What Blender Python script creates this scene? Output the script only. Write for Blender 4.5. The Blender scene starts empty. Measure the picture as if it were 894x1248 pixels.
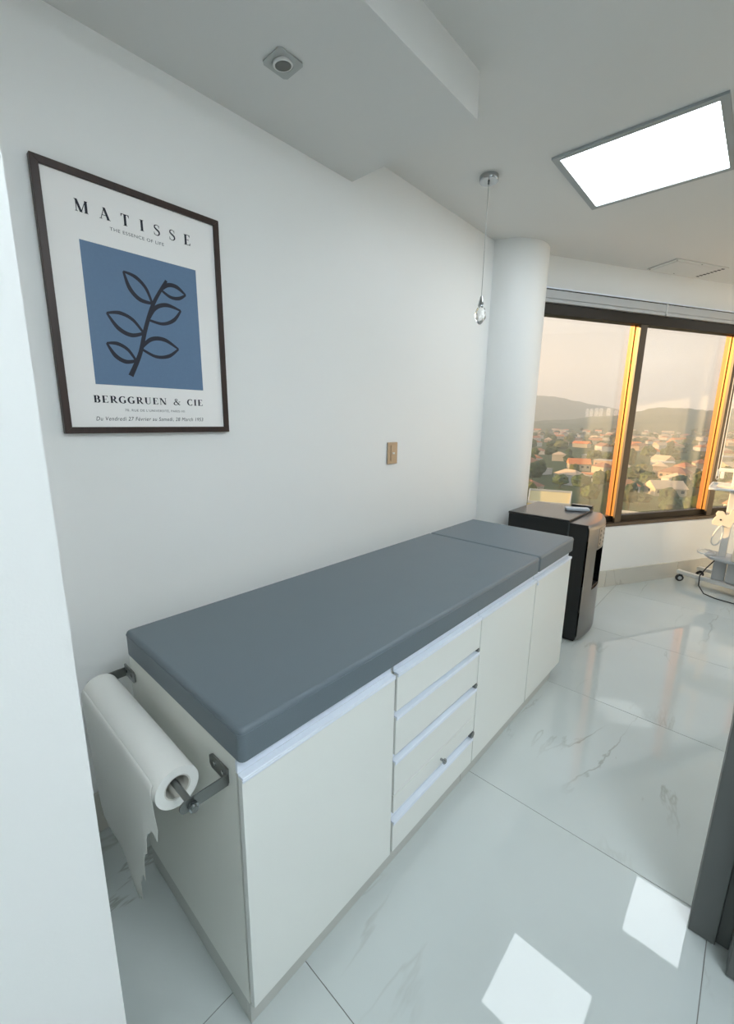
import bpy, bmesh, math, random
from mathutils import Vector, Matrix, noise

S = bpy.context.scene
C = S.collection
R = math.radians

# ------------------------------------------------------------------ camera
cam_d = bpy.data.cameras.new('camera')
cam_d.sensor_fit = 'VERTICAL'
cam_d.sensor_height = 36.0
cam_d.lens = 523.91 * 36.0 / 1248.0
cam_d.clip_start = 0.02
cam_d.clip_end = 20000
cam = bpy.data.objects.new('camera', cam_d)
cam.location = (1.25643, -0.36895, 1.38894)
cam.rotation_euler = (R(77.8535), R(-0.7602), R(42.3328))
C.objects.link(cam)
S.camera = cam

# ------------------------------------------------------------------ world, sun, exposure
S.view_settings.view_transform = 'Standard'
S.view_settings.look = 'None'
S.view_settings.gamma = 1.0
S.view_settings.use_curve_mapping = False
S.view_settings.exposure = 1.16
S.cycles.max_bounces = 10
S.cycles.volume_bounces = 2
S.cycles.diffuse_bounces = 6
S.cycles.glossy_bounces = 5
S.cycles.transmission_bounces = 8
S.cycles.transparent_max_bounces = 16
S.cycles.caustics_reflective = False
S.cycles.caustics_refractive = False
S.cycles.sample_clamp_indirect = 6.0

SKY_STRENGTH = 0.48
SUN_STRENGTH = 4.6
PANEL_STRENGTH = 3.6
FILL_PANEL_STRENGTH = 12.5
HAZE_DENSITY = 0.00036

w = bpy.data.worlds.new('sky')
S.world = w
w.use_nodes = True
nt = w.node_tree
nt.nodes.clear()
wo = nt.nodes.new('ShaderNodeOutputWorld')
wb = nt.nodes.new('ShaderNodeBackground')
wr = nt.nodes.new('ShaderNodeValToRGB')
wx = nt.nodes.new('ShaderNodeSeparateXYZ')
wc = nt.nodes.new('ShaderNodeTexCoord')
nt.links.new(wc.outputs['Generated'], wx.inputs[0])
nt.links.new(wx.outputs['Z'], wr.inputs[0])
nt.links.new(wr.outputs[0], wb.inputs[0])
nt.links.new(wb.outputs[0], wo.inputs[0])
cr = wr.color_ramp
cr.elements[0].position = 0.0
cr.elements[0].color = (0.95, 0.85, 0.74, 1)
cr.elements[1].position = 1.0
cr.elements[1].color = (0.40, 0.60, 0.95, 1)
for p_, c_ in ((0.10, (0.93, 0.91, 0.87, 1)), (0.28, (0.88, 0.92, 0.95, 1)), (0.55, (0.66, 0.81, 1.0, 1))):
    e = cr.elements.new(p_)
    e.color = c_
wb.inputs[1].default_value = SKY_STRENGTH

sun_d = bpy.data.lights.new('sun', 'SUN')
sun_d.energy = SUN_STRENGTH
sun_d.color = (1.0, 0.64, 0.30)
sun_d.angle = R(1.2)
sun = bpy.data.objects.new('sun', sun_d)
to_sun = Vector((-0.92, -0.36, 0.20))
sun.rotation_euler = to_sun.to_track_quat('Z', 'Y').to_euler()
C.objects.link(sun)

# ------------------------------------------------------------------ helpers
def tag(o, label=None, cat=None, group=None, kind=None):
    if label: o['label'] = label
    if cat: o['category'] = cat
    if group: o['group'] = group
    if kind: o['kind'] = kind
    return o

def empty(name, loc=(0, 0, 0), rz=0.0):
    o = bpy.data.objects.new(name, None)
    o.empty_display_size = 0.05
    o.location = loc
    o.rotation_euler = (0, 0, rz)
    C.objects.link(o)
    return o

class MB:
    """collects shapes in world coordinates and links them as one mesh object"""
    def __init__(s):
        s.v = []; s.f = []; s.m = []; s.cur = 0
    def add(s, vs, fs):
        b = len(s.v)
        s.v += [tuple(q) for q in vs]
        for f in fs:
            s.f.append([b + i for i in f]); s.m.append(s.cur)
        return s
    def box(s, x0, x1, y0, y1, z0, z1, M=None):
        vs = [Vector(q) for q in ((x0,y0,z0),(x1,y0,z0),(x1,y1,z0),(x0,y1,z0),(x0,y0,z1),(x1,y0,z1),(x1,y1,z1),(x0,y1,z1))]
        if M: vs = [M @ q for q in vs]
        return s.add(vs, [(0,3,2,1),(4,5,6,7),(0,1,5,4),(1,2,6,5),(2,3,7,6),(3,0,4,7)])
    def prism(s, poly, z0, z1, M=None):
        n = len(poly)
        vs = [Vector((x, y, z0)) for x, y in poly] + [Vector((x, y, z1)) for x, y in poly]
        if M: vs = [M @ q for q in vs]
        fs = [tuple(range(n - 1, -1, -1)), tuple(range(n, 2 * n))]
        fs += [(i, (i + 1) % n, n + (i + 1) % n, n + i) for i in range(n)]
        return s.add(vs, fs)
    def tube(s, path, r, n=10, cap=True):
        path = [Vector(p) for p in path]
        rs = r if isinstance(r, (list, tuple)) else [r] * len(path)
        vs = []; fs = []
        up = None
        for i, p in enumerate(path):
            a = path[max(i - 1, 0)]; b = path[min(i + 1, len(path) - 1)]
            d = (b - a).normalized()
            if up is None:
                up = d.orthogonal().normalized()
            else:
                up = (up - d * up.dot(d))
                up = up.normalized() if up.length > 1e-6 else d.orthogonal().normalized()
            sd = d.cross(up)
            for k in range(n):
                t = 2 * math.pi * k / n
                vs.append(p + (up * math.cos(t) + sd * math.sin(t)) * rs[i])
        for i in range(len(path) - 1):
            for k in range(n):
                k2 = (k + 1) % n
                fs.append((i*n + k, i*n + k2, (i+1)*n + k2, (i+1)*n + k))
        if cap:
            fs.append(tuple(range(n - 1, -1, -1)))
            fs.append(tuple(range((len(path)-1)*n, len(path)*n)))
        return s.add(vs, fs)
    def lathe(s, prof, c=(0,0,0), n=32, M=None):
        """prof: (radius, height) list round a vertical axis, closed with end discs"""
        vs = []; fs = []
        for r, h in prof:
            for k in range(n):
                t = 2 * math.pi * k / n
                q = Vector((r * math.cos(t), r * math.sin(t), h))
                if M: q = M @ q
                vs.append(q + Vector(c))
        m = len(prof)
        for i in range(m - 1):
            for k in range(n):
                k2 = (k + 1) % n
                fs.append((i*n + k, i*n + k2, (i+1)*n + k2, (i+1)*n + k))
        fs.append(tuple(range(n - 1, -1, -1)))
        fs.append(tuple(range((m-1)*n, m*n)))
        return s.add(vs, fs)
    def mesh(s, name, mats, smooth=None):
        me = bpy.data.meshes.new(name)
        me.from_pydata(s.v, [], s.f)
        if not isinstance(mats, (list, tuple)): mats = [mats]
        for m in mats: me.materials.append(m)
        if len(mats) > 1:
            me.polygons.foreach_set('material_index', s.m)
        bm = bmesh.new(); bm.from_mesh(me)
        bmesh.ops.recalc_face_normals(bm, faces=bm.faces)
        bm.to_mesh(me); bm.free()
        if smooth is not None:
            me.polygons.foreach_set('use_smooth', [True] * len(me.polygons))
            me.set_sharp_from_angle(angle=R(smooth))
        me.update()
        return me
    def build(s, name, mats, parent=None, bevel=0, seg=2, smooth=None, loc=None):
        if loc is None:
            if parent is not None: loc = Vector((0, 0, 0))
            else:
                # origin at the base centre
                xs = [q[0] for q in s.v]; ys = [q[1] for q in s.v]; zs = [q[2] for q in s.v]
                loc = Vector(((min(xs)+max(xs))/2, (min(ys)+max(ys))/2, min(zs)))
        loc = Vector(loc)
        off = loc.copy()
        p = parent
        while p is not None:
            off += p.location; p = p.parent
        s.v = [tuple(Vector(q) - off) for q in s.v]
        if bevel and smooth is None: smooth = 40
        o = bpy.data.objects.new(name, s.mesh(name, mats, smooth))
        o.location = loc
        C.objects.link(o)
        if parent is not None: o.parent = parent
        if bevel:
            b = o.modifiers.new('bevel', 'BEVEL')
            b.width = bevel; b.segments = seg; b.limit_method = 'ANGLE'; b.angle_limit = R(35)
            b.harden_normals = False
        return o

def rbox(x0, x1, y0, y1, z0, z1):
    return MB().box(x0, x1, y0, y1, z0, z1)

# ------------------------------------------------------------------ materials
def mat(name, col, rough=0.5, metal=0.0, spec=0.5, bump=0.0, bscale=200.0, vary=0.0, vscale=3.0, coat=0.0, detail=4.0):
    m = bpy.data.materials.new(name)
    m.use_nodes = True
    n = m.node_tree.nodes; l = m.node_tree.links
    b = n['Principled BSDF']
    b.inputs['Base Color'].default_value = (*col, 1)
    b.inputs['Roughness'].default_value = rough
    b.inputs['Metallic'].default_value = metal
    b.inputs['Specular IOR Level'].default_value = spec
    b.inputs['Coat Weight'].default_value = coat
    if bump or vary:
        tc = n.new('ShaderNodeTexCoord')
    if bump:
        t = n.new('ShaderNodeTexNoise'); t.inputs['Scale'].default_value = bscale; t.inputs['Detail'].default_value = detail
        bp = n.new('ShaderNodeBump'); bp.inputs['Strength'].default_value = bump; bp.inputs['Distance'].default_value = 0.002
        l.new(tc.outputs['Object'], t.inputs['Vector']); l.new(t.outputs['Fac'], bp.inputs['Height']); l.new(bp.outputs[0], b.inputs['Normal'])
    if vary:
        t2 = n.new('ShaderNodeTexNoise'); t2.inputs['Scale'].default_value = vscale; t2.inputs['Detail'].default_value = 3
        rp = n.new('ShaderNodeMix'); rp.data_type = 'RGBA'
        rp.inputs[6].default_value = (*[max(0, q * (1 - vary)) for q in col], 1)
        rp.inputs[7].default_value = (*[min(1, q * (1 + vary)) for q in col], 1)
        l.new(tc.outputs['Object'], t2.inputs['Vector']); l.new(t2.outputs['Fac'], rp.inputs[0]); l.new(rp.outputs[2], b.inputs['Base Color'])
    return m

def emit(name, col, st):
    m = bpy.data.materials.new(name); m.use_nodes = True
    b = m.node_tree.nodes['Principled BSDF']
    b.inputs['Base Color'].default_value = (0.9, 0.9, 0.9, 1)
    b.inputs['Emission Color'].default_value = (*col, 1)
    b.inputs['Emission Strength'].default_value = st
    return m

M = {}
M['wall'] = mat('wall_paint', (0.845, 0.86, 0.855), 0.45, bump=0.06, bscale=260, vary=0.012, vscale=1.5)
M['ceil'] = mat('ceiling_paint', (0.70, 0.705, 0.69), 0.6, bump=0.10, bscale=220)
M['lam'] = mat('white_laminate', (0.80, 0.82, 0.79), 0.32, bump=0.03, bscale=300)
M['lam_side'] = mat('white_laminate_side', (0.77, 0.78, 0.73), 0.38, bump=0.05, bscale=300)
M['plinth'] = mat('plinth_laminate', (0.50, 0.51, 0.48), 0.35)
M['alu'] = mat('anodised_profile', (0.80, 0.86, 0.95), 0.35, 0.12)
M['steel'] = mat('brushed_steel', (0.22, 0.23, 0.225), 0.30, 0.85, bump=0.02, bscale=500)
M['chrome'] = mat('chrome', (0.42, 0.44, 0.45), 0.16, 1.0)
M['dark'] = mat('dark_gap', (0.02, 0.02, 0.022), 0.6)
M['paper'] = mat('tissue_paper', (0.80, 0.81, 0.78), 0.85, bump=0.35, bscale=90, spec=0.1)
M['card'] = mat('cardboard_core', (0.62, 0.61, 0.56), 0.85, spec=0.1)
M['black'] = mat('black_plastic', (0.012, 0.014, 0.016), 0.35)
M['black_gloss'] = mat('black_gloss', (0.010, 0.010, 0.011), 0.12)
M['silver'] = mat('dark_silver_plastic', (0.20, 0.195, 0.19), 0.30, 0.6)
M['grey_door'] = mat('grey_laminate', (0.115, 0.122, 0.118), 0.45, bump=0.04, bscale=120)
M['bronze'] = mat('bronze_anodised_frame', (0.075, 0.052, 0.030), 0.40, 0.1)
M['gold'] = mat('gold_reveal', (0.36, 0.15, 0.018), 0.42, 0.25)  # gold tone on the mullion side strips and beads
M['gold_dark'] = mat('dark_gold_outer', (0.24, 0.085, 0.010), 0.45, 0.25)  # deeper gold tone on the outermost mullion strip
M['bronze_dark'] = mat('dark_bronze_rail', (0.018, 0.013, 0.008), 0.5, 0.0, spec=0.3)
M['blind'] = mat('blind_cassette', (0.46, 0.48, 0.49), 0.5, 0.1)
M['white_pl'] = mat('white_plastic', (0.72, 0.73, 0.72), 0.4)
M['beige_pl'] = mat('beige_switch_plate', (0.44, 0.34, 0.24), 0.35, 0.25)
M['led'] = emit('led_diffuser', (0.875, 0.95, 1.0), PANEL_STRENGTH)
M['led_fill'] = emit('led_diffuser_fill', (0.875, 0.95, 1.0), FILL_PANEL_STRENGTH)  # for the added unseen corridor panel, stronger than the visible ones
M['ledframe'] = mat('led_frame', (0.36, 0.39, 0.40), 0.4)
M['grey_plate'] = mat('downlight_plate', (0.40, 0.42, 0.41), 0.45, 0.2)
M['cart'] = mat('cart_enamel', (0.70, 0.69, 0.66), 0.35)
M['cart_grey'] = mat('cart_grey', (0.50, 0.51, 0.52), 0.4)
M['cart_beige'] = mat('cart_beige', (0.80, 0.70, 0.58), 0.4)
M['rubber'] = mat('rubber', (0.03, 0.03, 0.03), 0.6)
M['print_white'] = mat('poster_paper', (0.90, 0.895, 0.885), 0.5)
M['print_blue'] = mat('poster_blue', (0.115, 0.20, 0.33), 0.5, vary=0.05, vscale=120)
M['ink'] = mat('poster_ink', (0.008, 0.011, 0.025), 0.55)
M['ink_grey'] = mat('poster_ink_grey', (0.10, 0.11, 0.12), 0.55)

def vinyl():
    m = mat('grey_vinyl', (0.128, 0.163, 0.190), 0.42, spec=0.5)
    n = m.node_tree.nodes; l = m.node_tree.links; b = n['Principled BSDF']
    tc = n.new('ShaderNodeTexCoord')
    v = n.new('ShaderNodeTexVoronoi'); v.inputs['Scale'].default_value = 420
    t = n.new('ShaderNodeTexNoise'); t.inputs['Scale'].default_value = 7; t.inputs['Detail'].default_value = 2
    a = n.new('ShaderNodeMath'); a.operation = 'MULTIPLY_ADD'; a.inputs[1].default_value = 6.0
    bp = n.new('ShaderNodeBump'); bp.inputs['Strength'].default_value = 0.16; bp.inputs['Distance'].default_value = 0.0015
    l.new(tc.outputs['Object'], v.inputs['Vector']); l.new(tc.outputs['Object'], t.inputs['Vector'])
    l.new(t.outputs['Fac'], a.inputs[0]); l.new(v.outputs['Distance'], a.inputs[2])
    l.new(a.outputs[0], bp.inputs['Height']); l.new(bp.outputs[0], b.inputs['Normal'])
    return m
M['vinyl'] = vinyl()

def wood():
    m = mat('dark_walnut_frame', (0.06, 0.03, 0.022), 0.4)
    n = m.node_tree.nodes; l = m.node_tree.links; b = n['Principled BSDF']
    tc = n.new('ShaderNodeTexCoord'); mp = n.new('ShaderNodeMapping'); mp.inputs['Scale'].default_value = (60, 60, 4)
    t = n.new('ShaderNodeTexNoise'); t.inputs['Scale'].default_value = 1.5; t.inputs['Detail'].default_value = 6
    rp = n.new('ShaderNodeValToRGB'); rp.color_ramp.elements[0].color = (0.012, 0.007, 0.006, 1); rp.color_ramp.elements[1].color = (0.052, 0.024, 0.016, 1)
    l.new(tc.outputs['Object'], mp.inputs[0]); l.new(mp.outputs[0], t.inputs['Vector']); l.new(t.outputs['Fac'], rp.inputs[0]); l.new(rp.outputs[0], b.inputs['Base Color'])
    return m
M['wood'] = wood()

def marble(name, base, vein, rough, strength=1.0):
    m = mat(name, base, rough)
    n = m.node_tree.nodes; l = m.node_tree.links; b = n['Principled BSDF']
    geo = n.new('ShaderNodeNewGeometry'); oi = n.new('ShaderNodeObjectInfo')
    mul = n.new('ShaderNodeVectorMath'); mul.operation = 'MULTIPLY_ADD'
    cx = n.new('ShaderNodeCombineXYZ')
    l.new(oi.outputs['Random'], cx.inputs[0]); l.new(oi.outputs['Random'], cx.inputs[2])
    mul.inputs[1].default_value = (37, 0, 53)
    l.new(cx.outputs[0], mul.inputs[0]); l.new(geo.outputs['Position'], mul.inputs[2])
    vr = n.new('ShaderNodeMapping'); vr.inputs['Rotation'].default_value = (0, 0, R(-28)); vr.inputs['Scale'].default_value = (2.1, 0.55, 1)
    l.new(mul.outputs[0], vr.inputs[0])
    t = n.new('ShaderNodeTexNoise'); t.inputs['Scale'].default_value = 1.25; t.inputs['Detail'].default_value = 6; t.inputs['Roughness'].default_value = 0.52; t.inputs['Distortion'].default_value = 0.5
    l.new(vr.outputs[0], t.inputs['Vector'])
    # thin veins where the noise crosses one half
    s1 = n.new('ShaderNodeMath'); s1.operation = 'SUBTRACT'; s1.inputs[1].default_value = 0.5
    s2 = n.new('ShaderNodeMath'); s2.operation = 'ABSOLUTE'
    rp = n.new('ShaderNodeMapRange'); rp.inputs[1].default_value = 0.0; rp.inputs[2].default_value = 0.008; rp.inputs[3].default_value = 1.0; rp.inputs[4].default_value = 0.0
    l.new(t.outputs['Fac'], s1.inputs[0]); l.new(s1.outputs[0], s2.inputs[0]); l.new(s2.outputs[0], rp.inputs[0])
    # veins only here and there
    t2 = n.new('ShaderNodeTexNoise'); t2.inputs['Scale'].default_value = 1.7; t2.inputs['Detail'].default_value = 2
    l.new(mul.outputs[0], t2.inputs['Vector'])
    r2 = n.new('ShaderNodeMapRange'); r2.inputs[1].default_value = 0.48; r2.inputs[2].default_value = 0.66; r2.inputs[3].default_value = 0.0; r2.inputs[4].default_value = 0.62 * strength
    l.new(t2.outputs['Fac'], r2.inputs[0])
    mm = n.new('ShaderNodeMath'); mm.operation = 'MULTIPLY'
    l.new(rp.outputs[0], mm.inputs[0]); l.new(r2.outputs[0], mm.inputs[1])
    # soft clouds
    t3 = n.new('ShaderNodeTexNoise'); t3.inputs['Scale'].default_value = 2.6; t3.inputs['Detail'].default_value = 5
    l.new(mul.outputs[0], t3.inputs['Vector'])
    cl = n.new('ShaderNodeMix'); cl.data_type = 'RGBA'
    cl.inputs[6].default_value = (*[q * 0.93 for q in base], 1); cl.inputs[7].default_value = (*[min(1, q * 1.05) for q in base], 1)
    l.new(t3.outputs['Fac'], cl.inputs[0])
    mx = n.new('ShaderNodeMix'); mx.data_type = 'RGBA'; mx.inputs[7].default_value = (*vein, 1)
    l.new(mm.outputs[0], mx.inputs[0]); l.new(cl.outputs[2], mx.inputs[6]); l.new(mx.outputs[2], b.inputs['Base Color'])
    return m
M['tile'] = marble('polished_porcelain', (0.55, 0.60, 0.595), (0.27, 0.27, 0.24), 0.022)
M['tile'].node_tree.nodes['Principled BSDF'].inputs['Specular IOR Level'].default_value = 0.5
M['skirt'] = marble('porcelain_skirting', (0.58, 0.57, 0.52), (0.34, 0.32, 0.28), 0.10)
M['grout'] = mat('grout', (0.20, 0.20, 0.19), 0.8)

def glass_pane():
    m = bpy.data.materials.new('window_glass'); m.use_nodes = True
    n = m.node_tree.nodes; l = m.node_tree.links; n.clear()
    o = n.new('ShaderNodeOutputMaterial'); mx = n.new('ShaderNodeMixShader'); tr = n.new('ShaderNodeBsdfTransparent'); gl = n.new('ShaderNodeBsdfGlossy'); fr = n.new('ShaderNodeFresnel')
    tr.inputs[0].default_value = (0.97, 0.97, 0.95, 1); gl.inputs['Roughness'].default_value = 0.0; gl.inputs[0].default_value = (0.95, 0.95, 0.92, 1)
    geo = n.new('ShaderNodeNewGeometry'); ior = n.new('ShaderNodeMapRange')
    ior.inputs[3].default_value = 1.5; ior.inputs[4].default_value = 1 / 1.5       # thin pane: same reflectance from both sides
    l.new(geo.outputs['Backfacing'], ior.inputs[0]); l.new(ior.outputs[0], fr.inputs[0])
    l.new(fr.outputs[0], mx.inputs[0]); l.new(tr.outputs[0], mx.inputs[1]); l.new(gl.outputs[0], mx.inputs[2]); l.new(mx.outputs[0], o.inputs[0])
    return m
M['glass'] = glass_pane()

def crystal():
    m = mat('cut_crystal', (1, 1, 1), 0.0)
    b = m.node_tree.nodes['Principled BSDF']
    b.inputs['Transmission Weight'].default_value = 1.0
    b.inputs['IOR'].default_value = 1.5
    return m
M['crystal'] = crystal()

# ------------------------------------------------------------------ setting: plan
XW = -0.225                     # left wall face
HC = 2.53                       # ceiling
HS = 2.391                      # soffit underside
YN = -0.241                     # near partition face
XE, YB, YF = 2.8, -3.0, 7.0     # right wall (unseen, set close for warm bounce), wall behind, far wall
T = Vector((0.48755, 0.87309, 0)); N = Vector((-0.87309, 0.48755, 0)); O = Vector((0.405, 3.567, 0))
def W(t, n, z=0.0):
    q = O + T * t + N * n
    return Vector((q.x, q.y, z))
MW = Matrix.Translation(O) @ Matrix(((T.x, N.x, 0, 0), (T.y, N.y, 0, 0), (0, 0, 1, 0), (0, 0, 0, 1)))   # (t, n, z) -> world
TE = 3.95

# floor: grout bed and the tiles it carries
def clip(poly, px, py, nx, ny):
    out = []
    for i in range(len(poly)):
        a = poly[i]; b = poly[(i + 1) % len(poly)]
        da = (a[0]-px)*nx + (a[1]-py)*ny; db = (b[0]-px)*nx + (b[1]-py)*ny
        if da <= 0: out.append(a)
        if (da < 0 < db) or (db < 0 < da):
            k = da / (da - db); out.append((a[0] + (b[0]-a[0])*k, a[1] + (b[1]-a[1])*k))
    return out
plan = [(XW-0.1, YB), (XE, YB), (XE, YF), tuple(W(TE, 0.12).xy), tuple(W(-0.98, 0.12).xy), (XW-0.1, 2.7)]
floor = MB().prism(plan, -0.14, -0.0016).build('floor', M['grout'], loc=(0, 0, 0))
tag(floor, kind='structure')
TS = 0.8546; GX, GY = 0.494, 0.1656
tile_mesh = None
for i in range(-1, 6):
    for j in range(-4, 9):
        x0 = GX + i * TS + 0.0011; x1 = x0 + TS - 0.0022; y0 = GY + j * TS + 0.0011; y1 = y0 + TS - 0.0022
        poly = [(x0, y0), (x1, y0), (x1, y1), (x0, y1)]
        full = list(poly)
        poly = clip(poly, XW, 0, -1, 0); poly = clip(poly, XE, 0, 1, 0) if poly else poly
        poly = clip(poly, 0, YF, 0, 1) if poly else poly; poly = clip(poly, 0, YB, 0, -1) if poly else poly
        poly = clip(poly, O.x + N.x * 0.012, O.y + N.y * 0.012, N.x, N.y) if poly else poly
        if len(poly) < 3: continue
        if x1 < 0.6 and y1 < YN: continue
        if x0 > 2.7 and y1 < 0.94: continue
        if poly == full:
            if tile_mesh is None:
                tile_mesh = MB().box(0, TS-0.0022, 0, TS-0.0022, -0.008, 0).mesh('tile', M['tile'])
            o = bpy.data.objects.new('tile', tile_mesh)
            o.location = (x0, y0, 0); C.objects.link(o); o.parent = floor
        else:
            MB().prism(poly, -0.008, 0).build('tile', M['tile'], floor)

# ceiling with the lowered soffit above the bed
ceiling = MB().prism([(a, b) for a, b in plan], HC, HC + 0.12).build('ceiling', M['ceil'], loc=(0, 0, 0))
tag(ceiling, kind='structure')
rbox(XW, 0.371, YN, 1.142, HS, HC - 0.0002).build('soffit', M['ceil'], ceiling)

def wall(name, mb, m='wall'):
    return tag(mb.build(name, M[m]), kind='structure')
wall('wall_left', rbox(XW-0.1, XW, YN-0.1, 2.72, 0, HC))
XN = 0.6
wall('wall_near', rbox(XW-0.1, XN, YB, YN, 0, HC))
wall('wall_back', rbox(XN, 2.7, YB-0.1, YB, 0, HC))
wall('wall_corridor', rbox(2.7, 2.8, YB, 0.96, 0, HC))
wall('wall_door', MB().box(1.3955, XE, 0.961, 1.03, 2.12, HC).box(2.26, XE, 0.961, 1.03, 0, 2.12).box(1.40, 2.26, 0.975, 1.03, 0, 2.12))
wall('wall_right', rbox(XE, XE+0.1, 1.03, YF, 0, HC))
wall('wall_far', rbox(W(TE, 0.1).x - 0.02, XE, YF, YF+0.1, 0, HC))
ww = wall('wall_window', MB().box(-0.98, TE, 0.012, 0.2, 0, 0.525, MW).box(-0.98, TE, 0.08, 0.2, 2.30, HC, MW))
# round column in the corner
col = MB().lathe([(0.26, 0), (0.26, HC)], (-0.24, 2.72, 0), 72)
wall('column', col).data.polygons.foreach_set('use_smooth', [True] * 74)
bpy.data.objects['column'].data.set_sharp_from_angle(angle=R(40))
# skirting
sk = rbox(XW, XW+0.012, YN, 2.47, 0, 0.15).build('baseboard_left', M['skirt'], bevel=0.002); tag(sk, kind='structure')
sk = empty('baseboard_window', W(0, 0)); tag(sk, kind='structure')
tt = -0.8
while tt < TE:
    e2 = min(tt + 0.8524, TE - 0.02)
    MB().box(tt, e2, 0.0, 0.0118, 0, 0.148, MW).build('skirting_tile', M['skirt'], sk, bevel=0.0015)
    tt += 0.8546

# window: gold/bronze frame, mullions, panes
win = empty('window_1', W(0, 0.05, 0.525)); tag(win, kind='structure')
MB().box(-0.98, TE, 0.045, 0.10, 2.140, 2.2095, MW).build('head_frame', M['bronze_dark'], win, bevel=0.002)
MB().box(-0.98, TE, 0.04, 0.10, 0.5255, 0.553, MW).build('sill_frame', M['bronze'], win, bevel=0.003)
MB().box(-0.98, TE, 0.09, 0.15, 0.554, 0.605, MW).build('bottom_rail', M['bronze_dark'], win, bevel=0.002)
MB().box(-0.98, TE, 0.101, 0.15, 2.145, 2.299, MW).build('top_rail', M['bronze_dark'], win, bevel=0.002)
mt = [0.122 + k * 1.115 for k in range(-1, 4)]
for k, t0 in enumerate(mt):
    f = MB().box(t0, t0 + 0.068, 0.050, 0.072, 0.5535, 2.1395, MW).build('mullion', M['bronze'], win, bevel=0.002)
    MB().box(t0 + 0.0015, t0 + 0.066, 0.0722, 0.100, 0.6055, 2.1395, MW).build('reveal_strip', M['gold'], f)
    MB().box(t0 - 0.006, t0 + 0.074, 0.1002, 0.112, 0.6055, 2.1445, MW).build('glazing_bead', M['gold'], f)
    MB().box(t0 + 0.0015, t0 + 0.066, 0.1122, 0.150, 0.6055, 2.1445, MW).build('outer_strip', M['gold_dark'], f)
for k in range(len(mt)):
    a = mt[k] + 0.0665; b = mt[k+1] + 0.001 if k + 1 < len(mt) else TE - 0.01
    if b - a > 0.2:
        MB().box(a, b, 0.127, 0.133, 0.6055, 2.1445, MW).build('pane', M['glass'], win)

# door set at the right: grey frame and sliding leaf
door = empty('door_1', (1.75, 0.95, 0)); tag(door, kind='structure')
rbox(1.307, 1.366, 0.943, 1.035, 0.0, 2.2).build('jamb', M['grey_door'], door, bevel=0.002)
rbox(1.3665, 1.395, 0.955, 1.03, 0.0, 2.115).build('stop_strip', M['grey_door'], door, bevel=0.0015)
rbox(1.3665, 2.26, 0.935, 0.9605, 2.12, 2.2).build('head_casing', M['grey_door'], door, bevel=0.002)
lf = rbox(1.392, 2.24, 0.877, 0.92, 0.004, 2.10).build('leaf', M['grey_door'], door, bevel=0.003)
MB().tube([(1.46, 0.876, 0.95), (1.46, 0.845, 0.96), (1.46, 0.845, 1.24), (1.46, 0.876, 1.25)], 0.008).build('pull_handle', M['steel'], lf, smooth=40)

# ------------------------------------------------------------------ examination bed: three cabinet units, plinth, two cushions
WC = 0.597; ZT = 0.692; ZB = 0.075; ZU = 0.724; XB = WC - 0.018
Y = [0.0, 0.488, 0.9897, 1.501, 1.979]

def profile(parent, y0, y1, zt, rec):
    """aluminium finger-pull: back strip and lip over the top edge of a front"""
    o = rbox(XB - 0.004, XB + 0.003, y0, y1, zt + 0.002, zt + rec).build('pull_profile', M['alu'], parent)
    MB().box(XB + 0.003, WC + 0.0035, y0, y1, zt - 0.004, zt + 0.002).box(WC + 0.0002, WC + 0.0035, y0, y1, zt - 0.010, zt - 0.004).build('lip', M['alu'], o, bevel=0.0012)
    return o

def unit(y0, y1, label):
    u = empty('cabinet', (0.3, (y0 + y1) / 2, 0.062)); tag(u, label, 'cabinet', None)
    g = 0.0025
    b = MB()
    b.box(0.012, XB - 0.0045, y0 + g, y0 + g + 0.018, 0.062, ZU)
    b.box(0.012, XB - 0.0045, y1 - g - 0.018, y1 - g, 0.062, ZU)
    b.box(0.012, 0.024, y0 + g + 0.018, y1 - g - 0.018, 0.062, ZU)
    b.box(0.024, XB - 0.03, y0 + g + 0.018, y1 - g - 0.018, 0.062, 0.080)
    b.box(0.024, XB - 0.0045, y0 + g + 0.018, y1 - g - 0.018, 0.706, ZU)
    b.build('body', M['lam_side'], u)
    return u

def front(parent, name, y0, y1, z0, z1):
    return rbox(XB + 0.0032, WC, y0 + 0.002, y1 - 0.002, z0, z1 - 0.0045).build(name, M['lam'], parent, bevel=0.001)

u1 = unit(Y[0], Y[1], 'white single-door cabinet at the near end, below the paper roll brackets')
d = front(u1, 'door', Y[0], Y[1], ZB, ZT); profile(u1, Y[0] + 0.002, Y[1] - 0.003, ZT, 0.031)
u2 = unit(Y[1], Y[3], 'white middle cabinet with four drawers and one door under the long cushion')
def drawer(z0, z1, rec):
    f = front(u2, 'drawer', Y[1] + 0.006, Y[2], z0, z1)
    o = profile(u2, Y[1] + 0.008, Y[2] - 0.003, z1, rec)
    return f
drawer(0.571, ZT, 0.031)
drawer(0.426, 0.553, 0.017)
f3 = drawer(0.284, 0.402, 0.023)
f3b = rbox(XB + 0.0032, WC, Y[1] + 0.008, Y[2] - 0.002, 0.219, 0.2815).build('lock_rail', M['lam'], u2, bevel=0.001)
drawer(ZB, 0.186, 0.032)
rot90 = Matrix.Rotation(R(90), 4, 'Y')
MB().lathe([(0.0045, 0), (0.0045, 0.010), (0.0095, 0.013), (0.010, 0.018), (0.006, 0.021)], (WC, 0.756, 0.243), 20, rot90).build('knob', M['chrome'], f3b, smooth=30)
front(u2, 'door', Y[2] + 0.001, Y[3], ZB, ZT); profile(u2, Y[2] - 0.001, Y[3] - 0.003, ZT, 0.031)
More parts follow.
